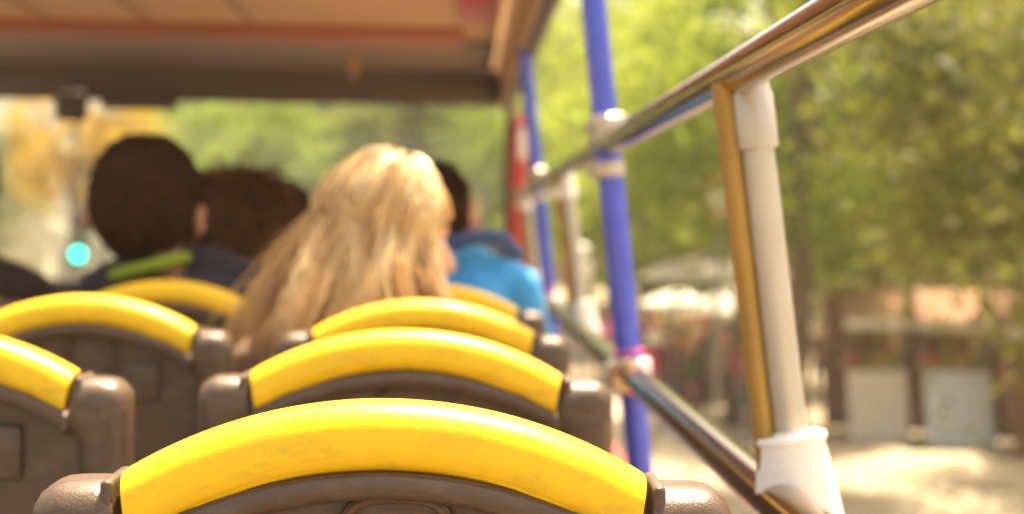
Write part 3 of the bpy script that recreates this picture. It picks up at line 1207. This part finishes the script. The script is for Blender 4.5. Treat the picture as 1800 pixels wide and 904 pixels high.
RT = [  # right-hand pavement
    (6.3, 15.2, 0, 'o', 4.9, 1.0, "nearest tree on the right pavement, cut by the right edge of the picture"),
    (4.42, 21.5, 1, 'g', 5.7, 1.0, "second tree along the right pavement, its bright crown behind the near white-footed stanchion"),
    (4.9, 29.0, 0, 'g', 5.5, 1.05, "third tree along the right pavement, drooping over the white parasols"),
    (4.4, 38.0, 1, 'g', 5.4, 1.0, "fourth tree along the right pavement, seen behind the near blue pole"),
    (3.6, 46.0, 0, 'g', 6.4, 1.35, "fifth tree along the right pavement, between the two blue poles"),
    (3.2, 58.0, 2, 'g', 7.2, 1.3, "sixth and farthest tree along the right pavement, by the far blue pole"),
    (6.6, 72.0, 2, 'g', 9.0, 1.8, "very tall tree at the far end of the right pavement, above the rail"),
    (1.9, 76.0, 2, 'g', 8.5, 1.7, "very tall tree at the street end beside the canopy edge"),
    (7.6, 50.0, 2, 'g', 4.2, 1.1, "low spreading tree behind the crowd and parasols"),
    (10.8, 24.0, 2, 'o', 5.2, .95, "dark olive tree by the brown building, beyond the market stalls"),
    (9.2, 36.0, 1, 'o', 5.0, 1.0, "olive tree behind the crowd, close to the brown building"),
]
for i, (x, y, v, l, h, sc, lab) in enumerate(RT):
    tree(x, y, v, l, h, sc, i * 1.3, lab)
FT = [  # trees where the street ends
    (-10.4, 60, 0, 'g', 5.2, 1.2, "tree at the street end above the cropped dark head"),
    (-7.0, 56, 2, 'g', 5.0, 1.05, "bright tree at the street end over the messy brown hair"),
    (-4.0, 64, 1, 'g', 5.0, 1.25, "tree at the street end just left of the blonde hair"),
    (-1.5, 58, 2, 'o', 6.2, 1.1, "thick trunked tree at the street end straight above the blonde hair"),
    (1.2, 66, 0, 'g', 5.0, 1.3, "tree at the street end beside the red front pillar"),
    (-6.0, 78, 2, 'o', 6.5, 1.3, "tall dark tree in the second rank at the street end, left of the thick trunk"),
    (0.0, 82, 2, 'o', 6.5, 1.35, "tall dark tree in the second rank at the street end, right of the thick trunk"),
    (-13.0, 84, 2, 'o', 6.5, 1.3, "tall dark tree in the second rank at the street end, farthest left"),
]
for i, (x, y, v, l, h, sc, lab) in enumerate(FT):
    tree(x, y, v, l, h, sc, i * 2.1 + .4, lab, r=0.42 if 'thick' in lab else .2, z=0, group="trees at the end of the street")
tree(-8.8, 38, 1, 'y', 5.7, .72, 0.3, "small tree with yellow autumn leaves on the left pavement", r=.12, group="trees on the left pavement")
tree(-12.9, 43, 0, 'o', 4.4, .7, 0.9, "small olive tree on the left pavement by the white building", r=.12, group="trees on the left pavement")


# ---------------------------------------------------------------- buildings
def building(label, x0, x1, y0, y1, h, wall_m, trim_m, side, nwin, floors, fl_h=3.4, name="building", ground=True):
    """Street block; side = -1 when the facade faces -x, +1 when it faces +x."""
    t = thing(name, label, "building", ((x0 + x1) / 2, (y0 + y1) / 2, 0))
    dx, dy = x1 - x0, y1 - y0
    MB().box((0, 0, h / 2), (dx, dy, h)).build("wall", wall_m, t, smooth=False)
    MB().bbox((0, 0, h + .2), (dx + .7, dy + .5, .4), .05).build("cornice", trim_m, t)
    xf = side * dx / 2
    wy = dy / nwin
    proto_w = None
    for f in range(floors):
        MB().box((xf + side * .06, 0, .5 + (f + 1) * fl_h - .55), (.12, dy - .1, .22)).build("string_course", trim_m, t, smooth=False)
        for k in range(nwin):
            yy = -dy / 2 + wy * (k + .5)
            zz = .5 + f * fl_h + 1.45
            if proto_w is None:
                fr = MB()
                ww, wh = min(1.5, wy * .5), 1.9
                fr.box((side * .05, -ww / 2 - .06, 0), (.14, .12, wh + .24))
                fr.box((side * .05, ww / 2 + .06, 0), (.14, .12, wh + .24))
                fr.box((side * .05, 0, wh / 2 + .06), (.14, ww, .12))
                fr.box((side * .05, 0, -wh / 2 - .06), (.14, ww, .12))
                fr.box((side * .04, 0, 0), (.07, .06, wh))
                w_ = fr.build("window", trim_m, t, smooth=False)
                pn = MB().box((side * .012, 0, 0), (.03, ww, wh)).build("pane", WINGL, w_, smooth=False)
                si = MB().bbox((side * .13, 0, -wh / 2 - .17), (.26, ww + .4, .09), .02).build("sill", trim_m, w_)
                proto_w = w_
            else:
                w_ = copy_tree(proto_w, t)
            w_.location = (xf, yy, zz)
    return t


BRN = mat("brown_stone", (0.24, 0.145, 0.07), 0.85, var=0.22, scale=1.2, bump=0.4, bscale=6)
BRNT = mat("brown_trim", (0.30, 0.20, 0.11), 0.8, var=0.15, scale=2)
WHT = mat("white_render", (0.74, 0.68, 0.56), 0.85, var=0.08, scale=0.8)
WHTT = mat("white_trim", (0.70, 0.65, 0.55), 0.8, var=0.08, scale=2)
SANDB = mat("sand_render", (0.50, 0.36, 0.21), 0.85, var=0.12, scale=0.8)
building("long brown stone building behind the market stalls on the right", 14.5, 24, 14, 44, 15, BRN, BRNT, -1, 9, 4)
building("sand coloured building farther along the right side behind the trees", 14.8, 24, 45, 80, 17, SANDB, BRNT, -1, 10, 4)
building("white building at the left behind the traffic light", -27, -11.6, 46, 78, 5.4, WHT, WHTT, 1, 7, 1)
building("sand coloured building on the left nearer than the white building", -29, -19.5, 18, 43, 13, SANDB, WHTT, 1, 7, 3)
building("pale building closing the far end of the street behind the trees", -20, 16, 100, 112, 14, SANDB, WHTT, -1, 3, 3)


# ---------------------------------------------------------------- street furniture
tl = P(140, 447, 31)
t = thing("traffic_light", "traffic light showing green on a slim post at the left", "traffic light", (tl.x, tl.y, .13))
hz = tl.z - .13
MB().tube([(0, .16, 0), (0, .16, hz + .9)], .055, 10).build("post", METG, t)
MB().bbox((0, 0, hz + .30), (.34, .22, 1.0), .04).build("housing", BLACKP, t)
for k, (c, e) in enumerate((((0.02, 0.62, 0.42), 3.2), ((0.12, 0.07, 0.01), 0), ((0.14, 0.015, 0.01), 0))):
    q = Vector((1, 0, 0)).to_track_quat('Z', 'Y').to_matrix()
    rm = Matrix.Rotation(R(90), 3, 'X')
    MB().lathe([(.12, -.02), (.12, .02), (.09, .045)], (0, -.12, hz + .3 * k), 18, rm).build("lamp_lens", mat_emit("lens", c, e), t)
    MB().lathe([(.16, 0), (.17, .12), (.175, .12), (.165, 0)], (0, -.12, hz + .3 * k), 18, rm, False).build("lamp_hood", BLACKP, t)

# round sign on the right
sg = P(1268, 346, 24.5)
t = thing("road_sign", "round red and white road sign on a grey post among the leaves", "road sign", (sg.x, sg.y, .13))
MB().tube([(0, .05, 0), (0, .05, sg.z + .2)], .035, 10).build("post", METG, t)
rm = Matrix.Rotation(R(90), 3, 'X')
MB().lathe([(.30, -.012), (.30, .012)], (0, 0, sg.z - .13), 28, rm).build("disc", mat("sign_red", (0.62, 0.06, 0.04), 0.4), t)
MB().lathe([(.235, .0), (.235, .016)], (0, 0, sg.z - .13), 28, rm).build("disc_face", WHITEP, t)

# lamp with white lantern
lp = P(1022, 470, 33)
t = thing("street_lamp", "slim street lamp with a white lantern beside the middle stanchion", "street lamp", (lp.x, lp.y, .13))
MB().lathe([(.09, 0), (.09, .35), (.05, .5), (.04, lp.z - .55)], n=12).build("post", METG, t)
MB().lathe([(.10, -.40), (.19, -.34), (.21, .05), (.14, .12)], (0, 0, lp.z - .13), 14).build("lantern", WHITEP, t)
MB().ell((0, 0, lp.z + .19), (.17, .17, .15), 14).build("finial", WHITEP, t)

# red banner seen past the front
rb = P(832, 378, 26)
t = thing("pole_banner", "small red banner on a thin post ahead of the bus", "banner", (rb.x, rb.y, 0))
MB().tube([(.13, 0, 0), (.13, 0, rb.z + .5)], .03, 8).build("post", METG, t)
MB().bbox((0, 0, rb.z), (.20, .02, .50), .008).build("cloth", REDP, t)


def parasol(px, py, d, r, label, m):
    p = P(px, py, d)
    t = thing("parasol", label, "parasol", (p.x, p.y, .13), rz=px * .1, group="white parasols over the pavement")
    h = p.z - .13
    n = 8
    vs, fs = [(0, 0, h + .30 * r)], []
    for ring, (rr, zz) in enumerate(((.35, .21), (.7, .08), (1.0, -.10), (1.0, -.22))):
        for k in range(n * 2):
            a = math.pi * k / n
            sc = 1.0 if k % 2 == 0 else .94
            vs.append((r * rr * sc * math.cos(a), r * rr * sc * math.sin(a), h + r * zz * (1 if k % 2 == 0 else .9)))
    m_ = n * 2
    for k in range(m_):
        fs.append((0, 1 + k, 1 + (k + 1) % m_))
    for ring in range(3):
        for k in range(m_):
            a = 1 + ring * m_ + k
            b_ = 1 + ring * m_ + (k + 1) % m_
            fs.append((a, a + m_, b_ + m_, b_))
    MB().add(vs, fs).build("canopy", m, t, angle=25)
    MB().tube([(0, 0, 0), (0, 0, h + .32 * r)], .025, 8).build("pole", METG, t)
    MB().lathe([(.26, 0), (.26, .07), (.05, .1)], n=14).build("base", METG, t)


PW = mat("white_canvas", (0.85, 0.82, 0.76), 0.8, var=0.05, scale=3)
_nt = PW.node_tree
_tr = _nt.nodes.new("ShaderNodeBsdfTranslucent")
_tr.inputs[0].default_value = (0.80, 0.76, 0.68, 1)
_mx = _nt.nodes.new("ShaderNodeMixShader")
_mx.inputs[0].default_value = 0.4
_nt.links.new(_nt.nodes["Principled BSDF"].outputs[0], _mx.inputs[1])
_nt.links.new(_tr.outputs[0], _mx.inputs[2])
_nt.links.new(_mx.outputs[0], _nt.nodes["Material Output"].inputs[0])
for a in ((1186, 478, 29, .62, "white parasol nearest the near blue pole, upper of the two there"),
          (1188, 528, 32, .72, "white parasol nearest the near blue pole, lower and farther of the two"),
          (1256, 462, 30, .72, "white parasol in the middle, left of the largest"),
          (1312, 472, 27, .86, "largest white parasol, close to the nearest stanchion"),
          (1292, 535, 34, 1.1, "low white parasol right over the heads of the crowd"),
          (1276, 405, 40, .7, "highest and farthest white parasol, half in the leaves")):
    parasol(*a, PW)


def stall(px0, px1, d, label, front_m, top_m, zc):
    a, b_ = P(px0, 600, d), P(px1, 600, d)
    w = b_.x - a.x
    t = thing("market_stall", label, "market stall", ((a.x + b_.x) / 2, a.y, .13), group="market stalls on the right pavement")
    MB().bbox((0, .6, zc), (w, 1.3, .06), .01).build("counter", BRNT, t)
    wd, zt = w * .485, zc - .035
    fc = MB()
    n_ = 13
    vs = []
    for k in range(n_):                     # hanging cloth with soft folds, swept out at the hem
        x = -wd + 2 * wd * k / (n_ - 1)
        f_ = .018 * (k % 2)
        vs += [(x, -.07 - f_ * .3, zt), (x, -.22 - f_, zt * .5), (x, -.42 - f_ * 1.6, .02)]
    m_ = len(vs)
    vs += [(x, y + .02, z) for x, y, z in vs]
    fs = []
    for k in range(n_ - 1):
        for j in range(2):
            a_ = k * 3 + j
            fs += [(a_, a_ + 1, a_ + 4, a_ + 3), (m_ + a_, m_ + a_ + 3, m_ + a_ + 4, m_ + a_ + 1)]
    fc.add(vs, fs)
    fc.build("front_cloth", front_m, t, angle=80)
    for sx in (-1, 1):
        for y in (.0, 1.2):
            MB().tube([(sx * w * .49, y, 0), (sx * w * .49, y, 2.25)], .025, 8).build("post", METG, t)
    vs = [(-w * .6, -.25, 2.05), (w * .6, -.25, 2.05), (w * .6, .6, 2.5), (-w * .6, .6, 2.5), (w * .6, 1.6, 2.1), (-w * .6, 1.6, 2.1)]
    vs2 = [(x, y, z + .03) for x, y, z in vs]
    MB().add(vs + vs2, [(0, 3, 2, 1), (3, 5, 4, 2), (6, 7, 8, 9), (9, 8, 10, 11), (0, 1, 7, 6), (4, 5, 11, 10),
                        (1, 2, 8, 7), (2, 4, 10, 8), (3, 0, 6, 9), (5, 3, 9, 11)]).build("canopy", top_m, t, smooth=False)
    MB().bbox((0, -.26, 1.96), (w * 1.2, .02, .17), .004).build("valance", PW, t)
    MB().bbox((0, 1.26, 1.15), (w * 1.15, .03, 2.2), .008).build("back_cloth", BAWN, t)
    for k in range(4):
        MB().bbox((-w * .35 + k * w * .23, .35, zc + .13), (w * .17, .5, .2), .02).build("crate", cloth(((.45, .12, .05), (.30, .20, .08), (.5, .35, .1), (.25, .3, .1))[k]), t)


BAWN = mat("brown_canvas", (0.26, 0.13, 0.06), 0.8, var=0.15, scale=3)
stall(1488, 1596, 27.5, "market stall with white front cloth and brown canopy, left of the pair", PW, BAWN, 1.2)
stall(1622, 1745, 27.0, "market stall with pale blue-white front cloth and brown canopy, right of the pair",
      mat("pale_blue_cloth", (0.55, 0.60, 0.66), 0.8), BAWN, 1.25)

stall(1772, 1900, 26.0, "market stall with brown front cloth cut by the right edge of the picture", BAWN, BAWN, 1.1)


# ---------------------------------------------------------------- pedestrians
def pedestrian(px, d, yaw, top, legs, hair, label, skin=SKIN, s=1.0, bag=None, stride=.18, seed=0, long=False):
    x = (px - 810) * d / F
    t = thing("person", label, "person", (x, d, .13), yaw, group="people walking on the right pavement")
    st = stride

    def w(a, b_, c):
        return (a * s, b_ * s, c * s)
    hd_c = Vector((0, .02, 1.60)) * s
    pr = head_prims(hd_c, Matrix.Identity(3), s, 0, False)
    pr += [('c', w(0, .12, 1.565), .016 * s, w(0, .125, 1.56), .016 * s, 0)]
    pr += [('c', w(0, -.01, 1.40), .055 * s, w(0, .01, 1.53), .052 * s, 0),
           ('c', w(-.05, 0, .98), .115 * s, w(-.055, -.01, 1.30), .115 * s, 1),
           ('c', w(.05, 0, .98), .115 * s, w(.055, -.01, 1.30), .115 * s, 1),
           ('c', w(-.15, -.01, 1.365), .062 * s, w(.15, -.01, 1.365), .062 * s, 1)]
    for sgn in (-1, 1):
        pr += [('c', w(sgn * .18, -.01, 1.36), .056 * s, w(sgn * .235, sgn * st * .4 - .02, 1.08), .044 * s, 1),
               ('c', w(sgn * .235, sgn * st * .4 - .02, 1.08), .042 * s, w(sgn * .24, sgn * st * .8 + .06, .86), .030 * s, 1),
               ('c', w(sgn * .24, sgn * st * .8 + .065, .84), .028 * s, w(sgn * .24, sgn * st * .85 + .08, .76), .034 * s, 0)]
        for k in range(4):
            pr.append(('c', w(sgn * .24, sgn * st * .85 + .055 + k * .02, .755), .0105 * s, w(sgn * .235, sgn * st * .85 + .06 + k * .021, .675 + .008 * abs(k - 1.5)), .009 * s, 0))
        pr.append(('c', w(sgn * .235, sgn * st * .85 + .115, .80), .012 * s, w(sgn * .23, sgn * st * .85 + .135, .735), .010 * s, 0))
        f = -sgn * st
        pr += [('c', w(sgn * .085, 0, .90), .098 * s, w(sgn * .095, f * .55 + .03, .49), .068 * s, 2),
               ('c', w(sgn * .095, f * .55 + .03, .49), .066 * s, w(sgn * .095, f * 1.1 - .02, .09), .045 * s, 2),
               ('c', w(sgn * .095, f * 1.1 - .03, .045), .042 * s, w(sgn * .11, f * 1.1 + .14, .038), .036 * s, 3)]
    remeshed("body", pr, .018, [skin, top, legs, BLACKP], t, 2)
    hm = MB()
    hair_cap(hm, hd_c, Matrix.Identity(3), s * 1.06)
    if long:
        hm.tube([Vector(hd_c) + Vector((0, -.07, .05)) * s, Vector(hd_c) + Vector((0, -.10, -.10)) * s, Vector(hd_c) + Vector((0, -.115, -.30)) * s],
                [.075 * s, .085 * s, .045 * s], 12)
    hm.build("hair", hair, t)
    if bag is not None:
        bg_ = thing("bag", "", "")
        bpy.data.objects.remove(bg_)
        o = MB().ell((x + .30 * s, d - .05, .13 + .78 * s), (.15 * s, .12 * s, .17 * s), 14)
        o.tube([(x + .30 * s, d - .05, .13 + .92 * s), (x + .27 * s, d, .13 + 1.1 * s), (x + .15 * s, d, .13 + 1.43 * s)], .012, 6)
        tag(o.build("shoulder_bag", bag[0]), bag[1], "bag")
    return t


HB = mat("brown_hair_shell", (0.07, 0.04, 0.02), 0.6, var=0.3, scale=40)
HD = mat("black_hair_shell", (0.02, 0.015, 0.012), 0.55, var=0.3, scale=40)
HBL = mat("fair_hair_shell", (0.42, 0.26, 0.10), 0.6, var=0.3, scale=40)
HG = mat("grey_hair_shell", (0.35, 0.33, 0.30), 0.6, var=0.2, scale=40)
OR = (mat("orange_leather", (0.75, 0.26, 0.05), 0.5), "round orange shoulder bag carried in the crowd")
PED = [
    (1148, 36, 2.9, (.06, .035, .025), (.04, .035, .04), HD, "pedestrian in a dark brown jacket beside the near blue pole", {}),
    (1172, 39, 3.4, (.52, .42, .28), (.12, .09, .06), HB, "pedestrian in a beige shirt behind the dark brown jacket", {}),
    (1190, 33, 3.0, (.26, .03, .04), (.20, .03, .04), HD, "pedestrian dressed all in maroon", dict(long=True)),
    (1216, 36, 0.2, (.30, .15, .08), (.05, .05, .07), HB, "pedestrian in a rust brown top walking away", {}),
    (1240, 31.5, 3.2, (.045, .035, .035), (.05, .045, .05), HB, "pedestrian in black with an orange shoulder bag", dict(bag=OR)),
    (1262, 38, 2.7, (.30, .26, .22), (.04, .04, .05), HG, "grey haired pedestrian in a taupe pullover", {}),
    (1286, 34, 3.3, (.17, .08, .05), (.10, .08, .07), HD, "pedestrian in a chestnut coat next to the red shirt", dict(long=True)),
    (1316, 33, 3.0, (.62, .03, .03), (.05, .05, .08), HB, "pedestrian in a bright red shirt near the nearest stanchion", {}),
    (1344, 31, 2.8, (.75, .73, .70), (.30, .30, .33), HB, "pedestrian in a white shirt and grey trousers near the nearest stanchion", {}),
    (1062, 36, 3.1, (.78, .13, .26), (.15, .05, .08), HBL, "pedestrian in a pink top left of the near blue pole", dict(long=True)),
    (1228, 41, 3.0, (.10, .10, .13), (.05, .05, .05), HD, "pedestrian in a dark slate jacket at the back of the crowd", {}),
    (1302, 42, 0.1, (.06, .08, .20), (.06, .06, .08), HD, "pedestrian in a navy top at the back, walking away", {}),
    (1160, 43, 3.1, (.40, .20, .12), (.08, .07, .06), HBL, "fair haired pedestrian in a copper top at the back of the crowd", dict(long=True)),
    (1040, 44, 3.0, (.10, .18, .40), (.06, .06, .08), HB, "pedestrian in a mid blue jacket beside the white lantern lamp", {}),
    (1560, 31.5, 2.6, (.22, .10, .05), (.06, .05, .05), HD, "stallholder in a brown apron behind the left market stall", {}),
    (1690, 30.5, 3.5, (.40, .10, .07), (.06, .05, .05), HB, "stallholder in a brick red top behind the right market stall", {}),
]
PED += [
    (1136, 30, 3.0, (.12, .09, .08), (.05, .05, .06), HD, "pedestrian in a charcoal jacket just right of the near blue pole", {}),
    (1156, 32, 2.6, (.66, .62, .56), (.10, .08, .07), HBL, "pedestrian in a cream blouse close behind the charcoal jacket", dict(long=True)),
    (1178, 29.5, 3.3, (.16, .03, .05), (.05, .04, .05), HD, "pedestrian in a wine red jacket and black trousers", {}),
    (1206, 31, 0.3, (.34, .12, .10), (.14, .03, .04), HB, "pedestrian in a brick pink top and wine trousers", dict(long=True)),
    (1228, 33.5, 2.8, (.55, .34, .20), (.20, .15, .10), HBL, "pedestrian in a light tan top and khaki trousers", {}),
    (1256, 34.5, 3.1, (.05, .05, .06), (.55, .53, .50), HD, "pedestrian in a black top and white trousers", {}),
    (1272, 30, 3.4, (.24, .17, .12), (.06, .05, .05), HB, "pedestrian in a mouse brown jacket in front of the white trousers", {}),
    (1298, 30.5, 2.9, (.13, .06, .05), (.05, .05, .06), HD, "pedestrian in a dark chocolate sweater left of the red shirt", {}),
    (1330, 37, 3.0, (.48, .06, .05), (.08, .06, .06), HD, "pedestrian in a cherry red jacket behind the white shirt", {}),
    (1250, 45, 3.2, (.62, .60, .58), (.30, .25, .2), HG, "grey haired pedestrian in white at the very back of the crowd", {}),
    (1100, 39, 3.0, (.20, .13, .09), (.05, .05, .06), HB, "pedestrian in a cocoa coat half hidden by the near blue pole", {}),
    (1080, 42, 2.7, (.14, .05, .05), (.05, .05, .06), HD, "pedestrian in an oxblood jacket between the pink top and the near blue pole", {}),
    (1020, 47, 3.3, (.30, .22, .16), (.05, .05, .06), HB, "pedestrian in a sandy jacket at the back, under the lantern lamp", {}),
    (1330, 46, 3.1, (.16, .13, .12), (.05, .05, .06), HD, "pedestrian in a graphite coat at the very back by the nearest stanchion", {}),
    (1200, 48, 3.0, (.12, .05, .04), (.05, .05, .06), HD, "pedestrian in a dark russet coat at the very back of the crowd", {}),
    (1500, 36, 2.9, (.20, .08, .05), (.05, .05, .06), HD, "pedestrian in an auburn coat passing behind the stalls", {}),
    (1450, 33, 3.0, (.15, .09, .06), (.05, .05, .06), HB, "pedestrian in an umber jacket right of the near stanchion", {}),
]
MORE = [  # second and third ranks of the crowd: tone, colour, garment
    ("plum", (.14, .04, .10), "coat"), ("ochre", (.45, .28, .06), "jumper"), ("ivory", (.70, .66, .56), "coat"), ("slate blue", (.12, .17, .26), "shirt"),
    ("scarlet", (.60, .05, .04), "jacket"), ("chocolate", (.10, .05, .03), "hoodie"), ("ash grey", (.32, .31, .30), "jacket"), ("rose", (.60, .25, .27), "cardigan"),
    ("espresso", (.07, .04, .03), "coat"), ("mustard", (.55, .36, .05), "scarf and coat"), ("burgundy", (.22, .03, .05), "parka"), ("bone white", (.72, .70, .64), "shirt"),
    ("walnut", (.20, .11, .06), "jacket"), ("terracotta", (.45, .17, .09), "top"), ("ink black", (.03, .03, .035), "suit"), ("pale blue", (.45, .55, .66), "shirt"),
    ("mahogany", (.18, .06, .04), "coat"), ("sepia", (.26, .17, .10), "pullover"),
]
MORE2 = [("raspberry", (.50, .04, .10), "top"), ("coffee", (.13, .07, .04), "jacket"), ("black", (.03, .025, .025), "coat"), ("rust red", (.40, .09, .04), "fleece"),
         ("white", (.75, .72, .68), "tunic"), ("dark olive", (.09, .09, .04), "parka"), ("caramel", (.42, .22, .09), "coat"), ("crimson", (.48, .02, .03), "dress and tights"),
         ("cinnamon", (.33, .14, .07), "shawl"), ("jet black", (.025, .02, .02), "hoodie"), ("maroon striped", (.22, .05, .05), "jersey"), ("peach", (.70, .42, .30), "blouse"),
         ("dusty brown", (.24, .15, .10), "waistcoat"), ("bottle green", (.03, .08, .05), "anorak")]
for k, (cn, cc_, gar) in enumerate(MORE2):
    px = 1130 + (k * 61) % 212
    d = 27.6 + (k * 2.9) % 7
    PED.append((px, d, 2.5 + (k % 6) * .25, cc_, ((.05, .04, .04), (.14, .03, .04), (.06, .06, .08), (.20, .12, .08))[k % 4], (HD, HB, HBL)[k % 3],
                "pedestrian in " + ("an " if cn[0] in "aeiou" else "a ") + cn + " " + gar + ", in the front ranks of the crowd", dict(long=k % 3 == 0)))
for k, (cn, cc_, gar) in enumerate(MORE):
    px = 1132 + (k * 83) % 214
    d = 36.5 + (k * 5.3) % 17
    PED.append((px, d, 2.6 + (k % 5) * .2, cc_, ((.05, .045, .05), (.10, .07, .06), (.16, .13, .11))[k % 3], (HD, HB, HD, HBL)[k % 4],
                "pedestrian in " + ("an " if cn[0] in "aeiou" else "a ") + cn + " " + gar + ", in the rear ranks of the crowd", dict(long=k % 3 == 1)))
for i, (px, d, yw, tc, lc, hm, lab, kw) in enumerate(PED):
    tc = tuple(min(.8, c * (1.9 if max(tc) > .2 else 1.2)) for c in tc)
    pedestrian(px, d, yw, cloth(tc), cloth(lc), hm, lab, skin=SKIN if i % 3 else SKIN2, s=1.0 + .03 * math.sin(i * 2.3), stride=.10 + .03 * (i % 4), seed=i, **kw)

# ---------------------------------------------------------------- haze volume added for a milky, washed-out look
HZ = bpy.data.materials.new("haze")
HZ.use_nodes = True
HZ.node_tree.nodes.remove(HZ.node_tree.nodes["Principled BSDF"])
_pv = HZ.node_tree.nodes.new("ShaderNodeVolumePrincipled")
_pv.inputs["Color"].default_value = (0.97, 0.90, 0.76, 1)
_pv.inputs["Density"].default_value = 0.0013
HZ.node_tree.links.new(_pv.outputs[0], HZ.node_tree.nodes["Material Output"].inputs["Volume"])
tag(MB().box((0, 0, 9.5), (1804, 1804, 21)).build("haze", HZ, smooth=False), kind='stuff')
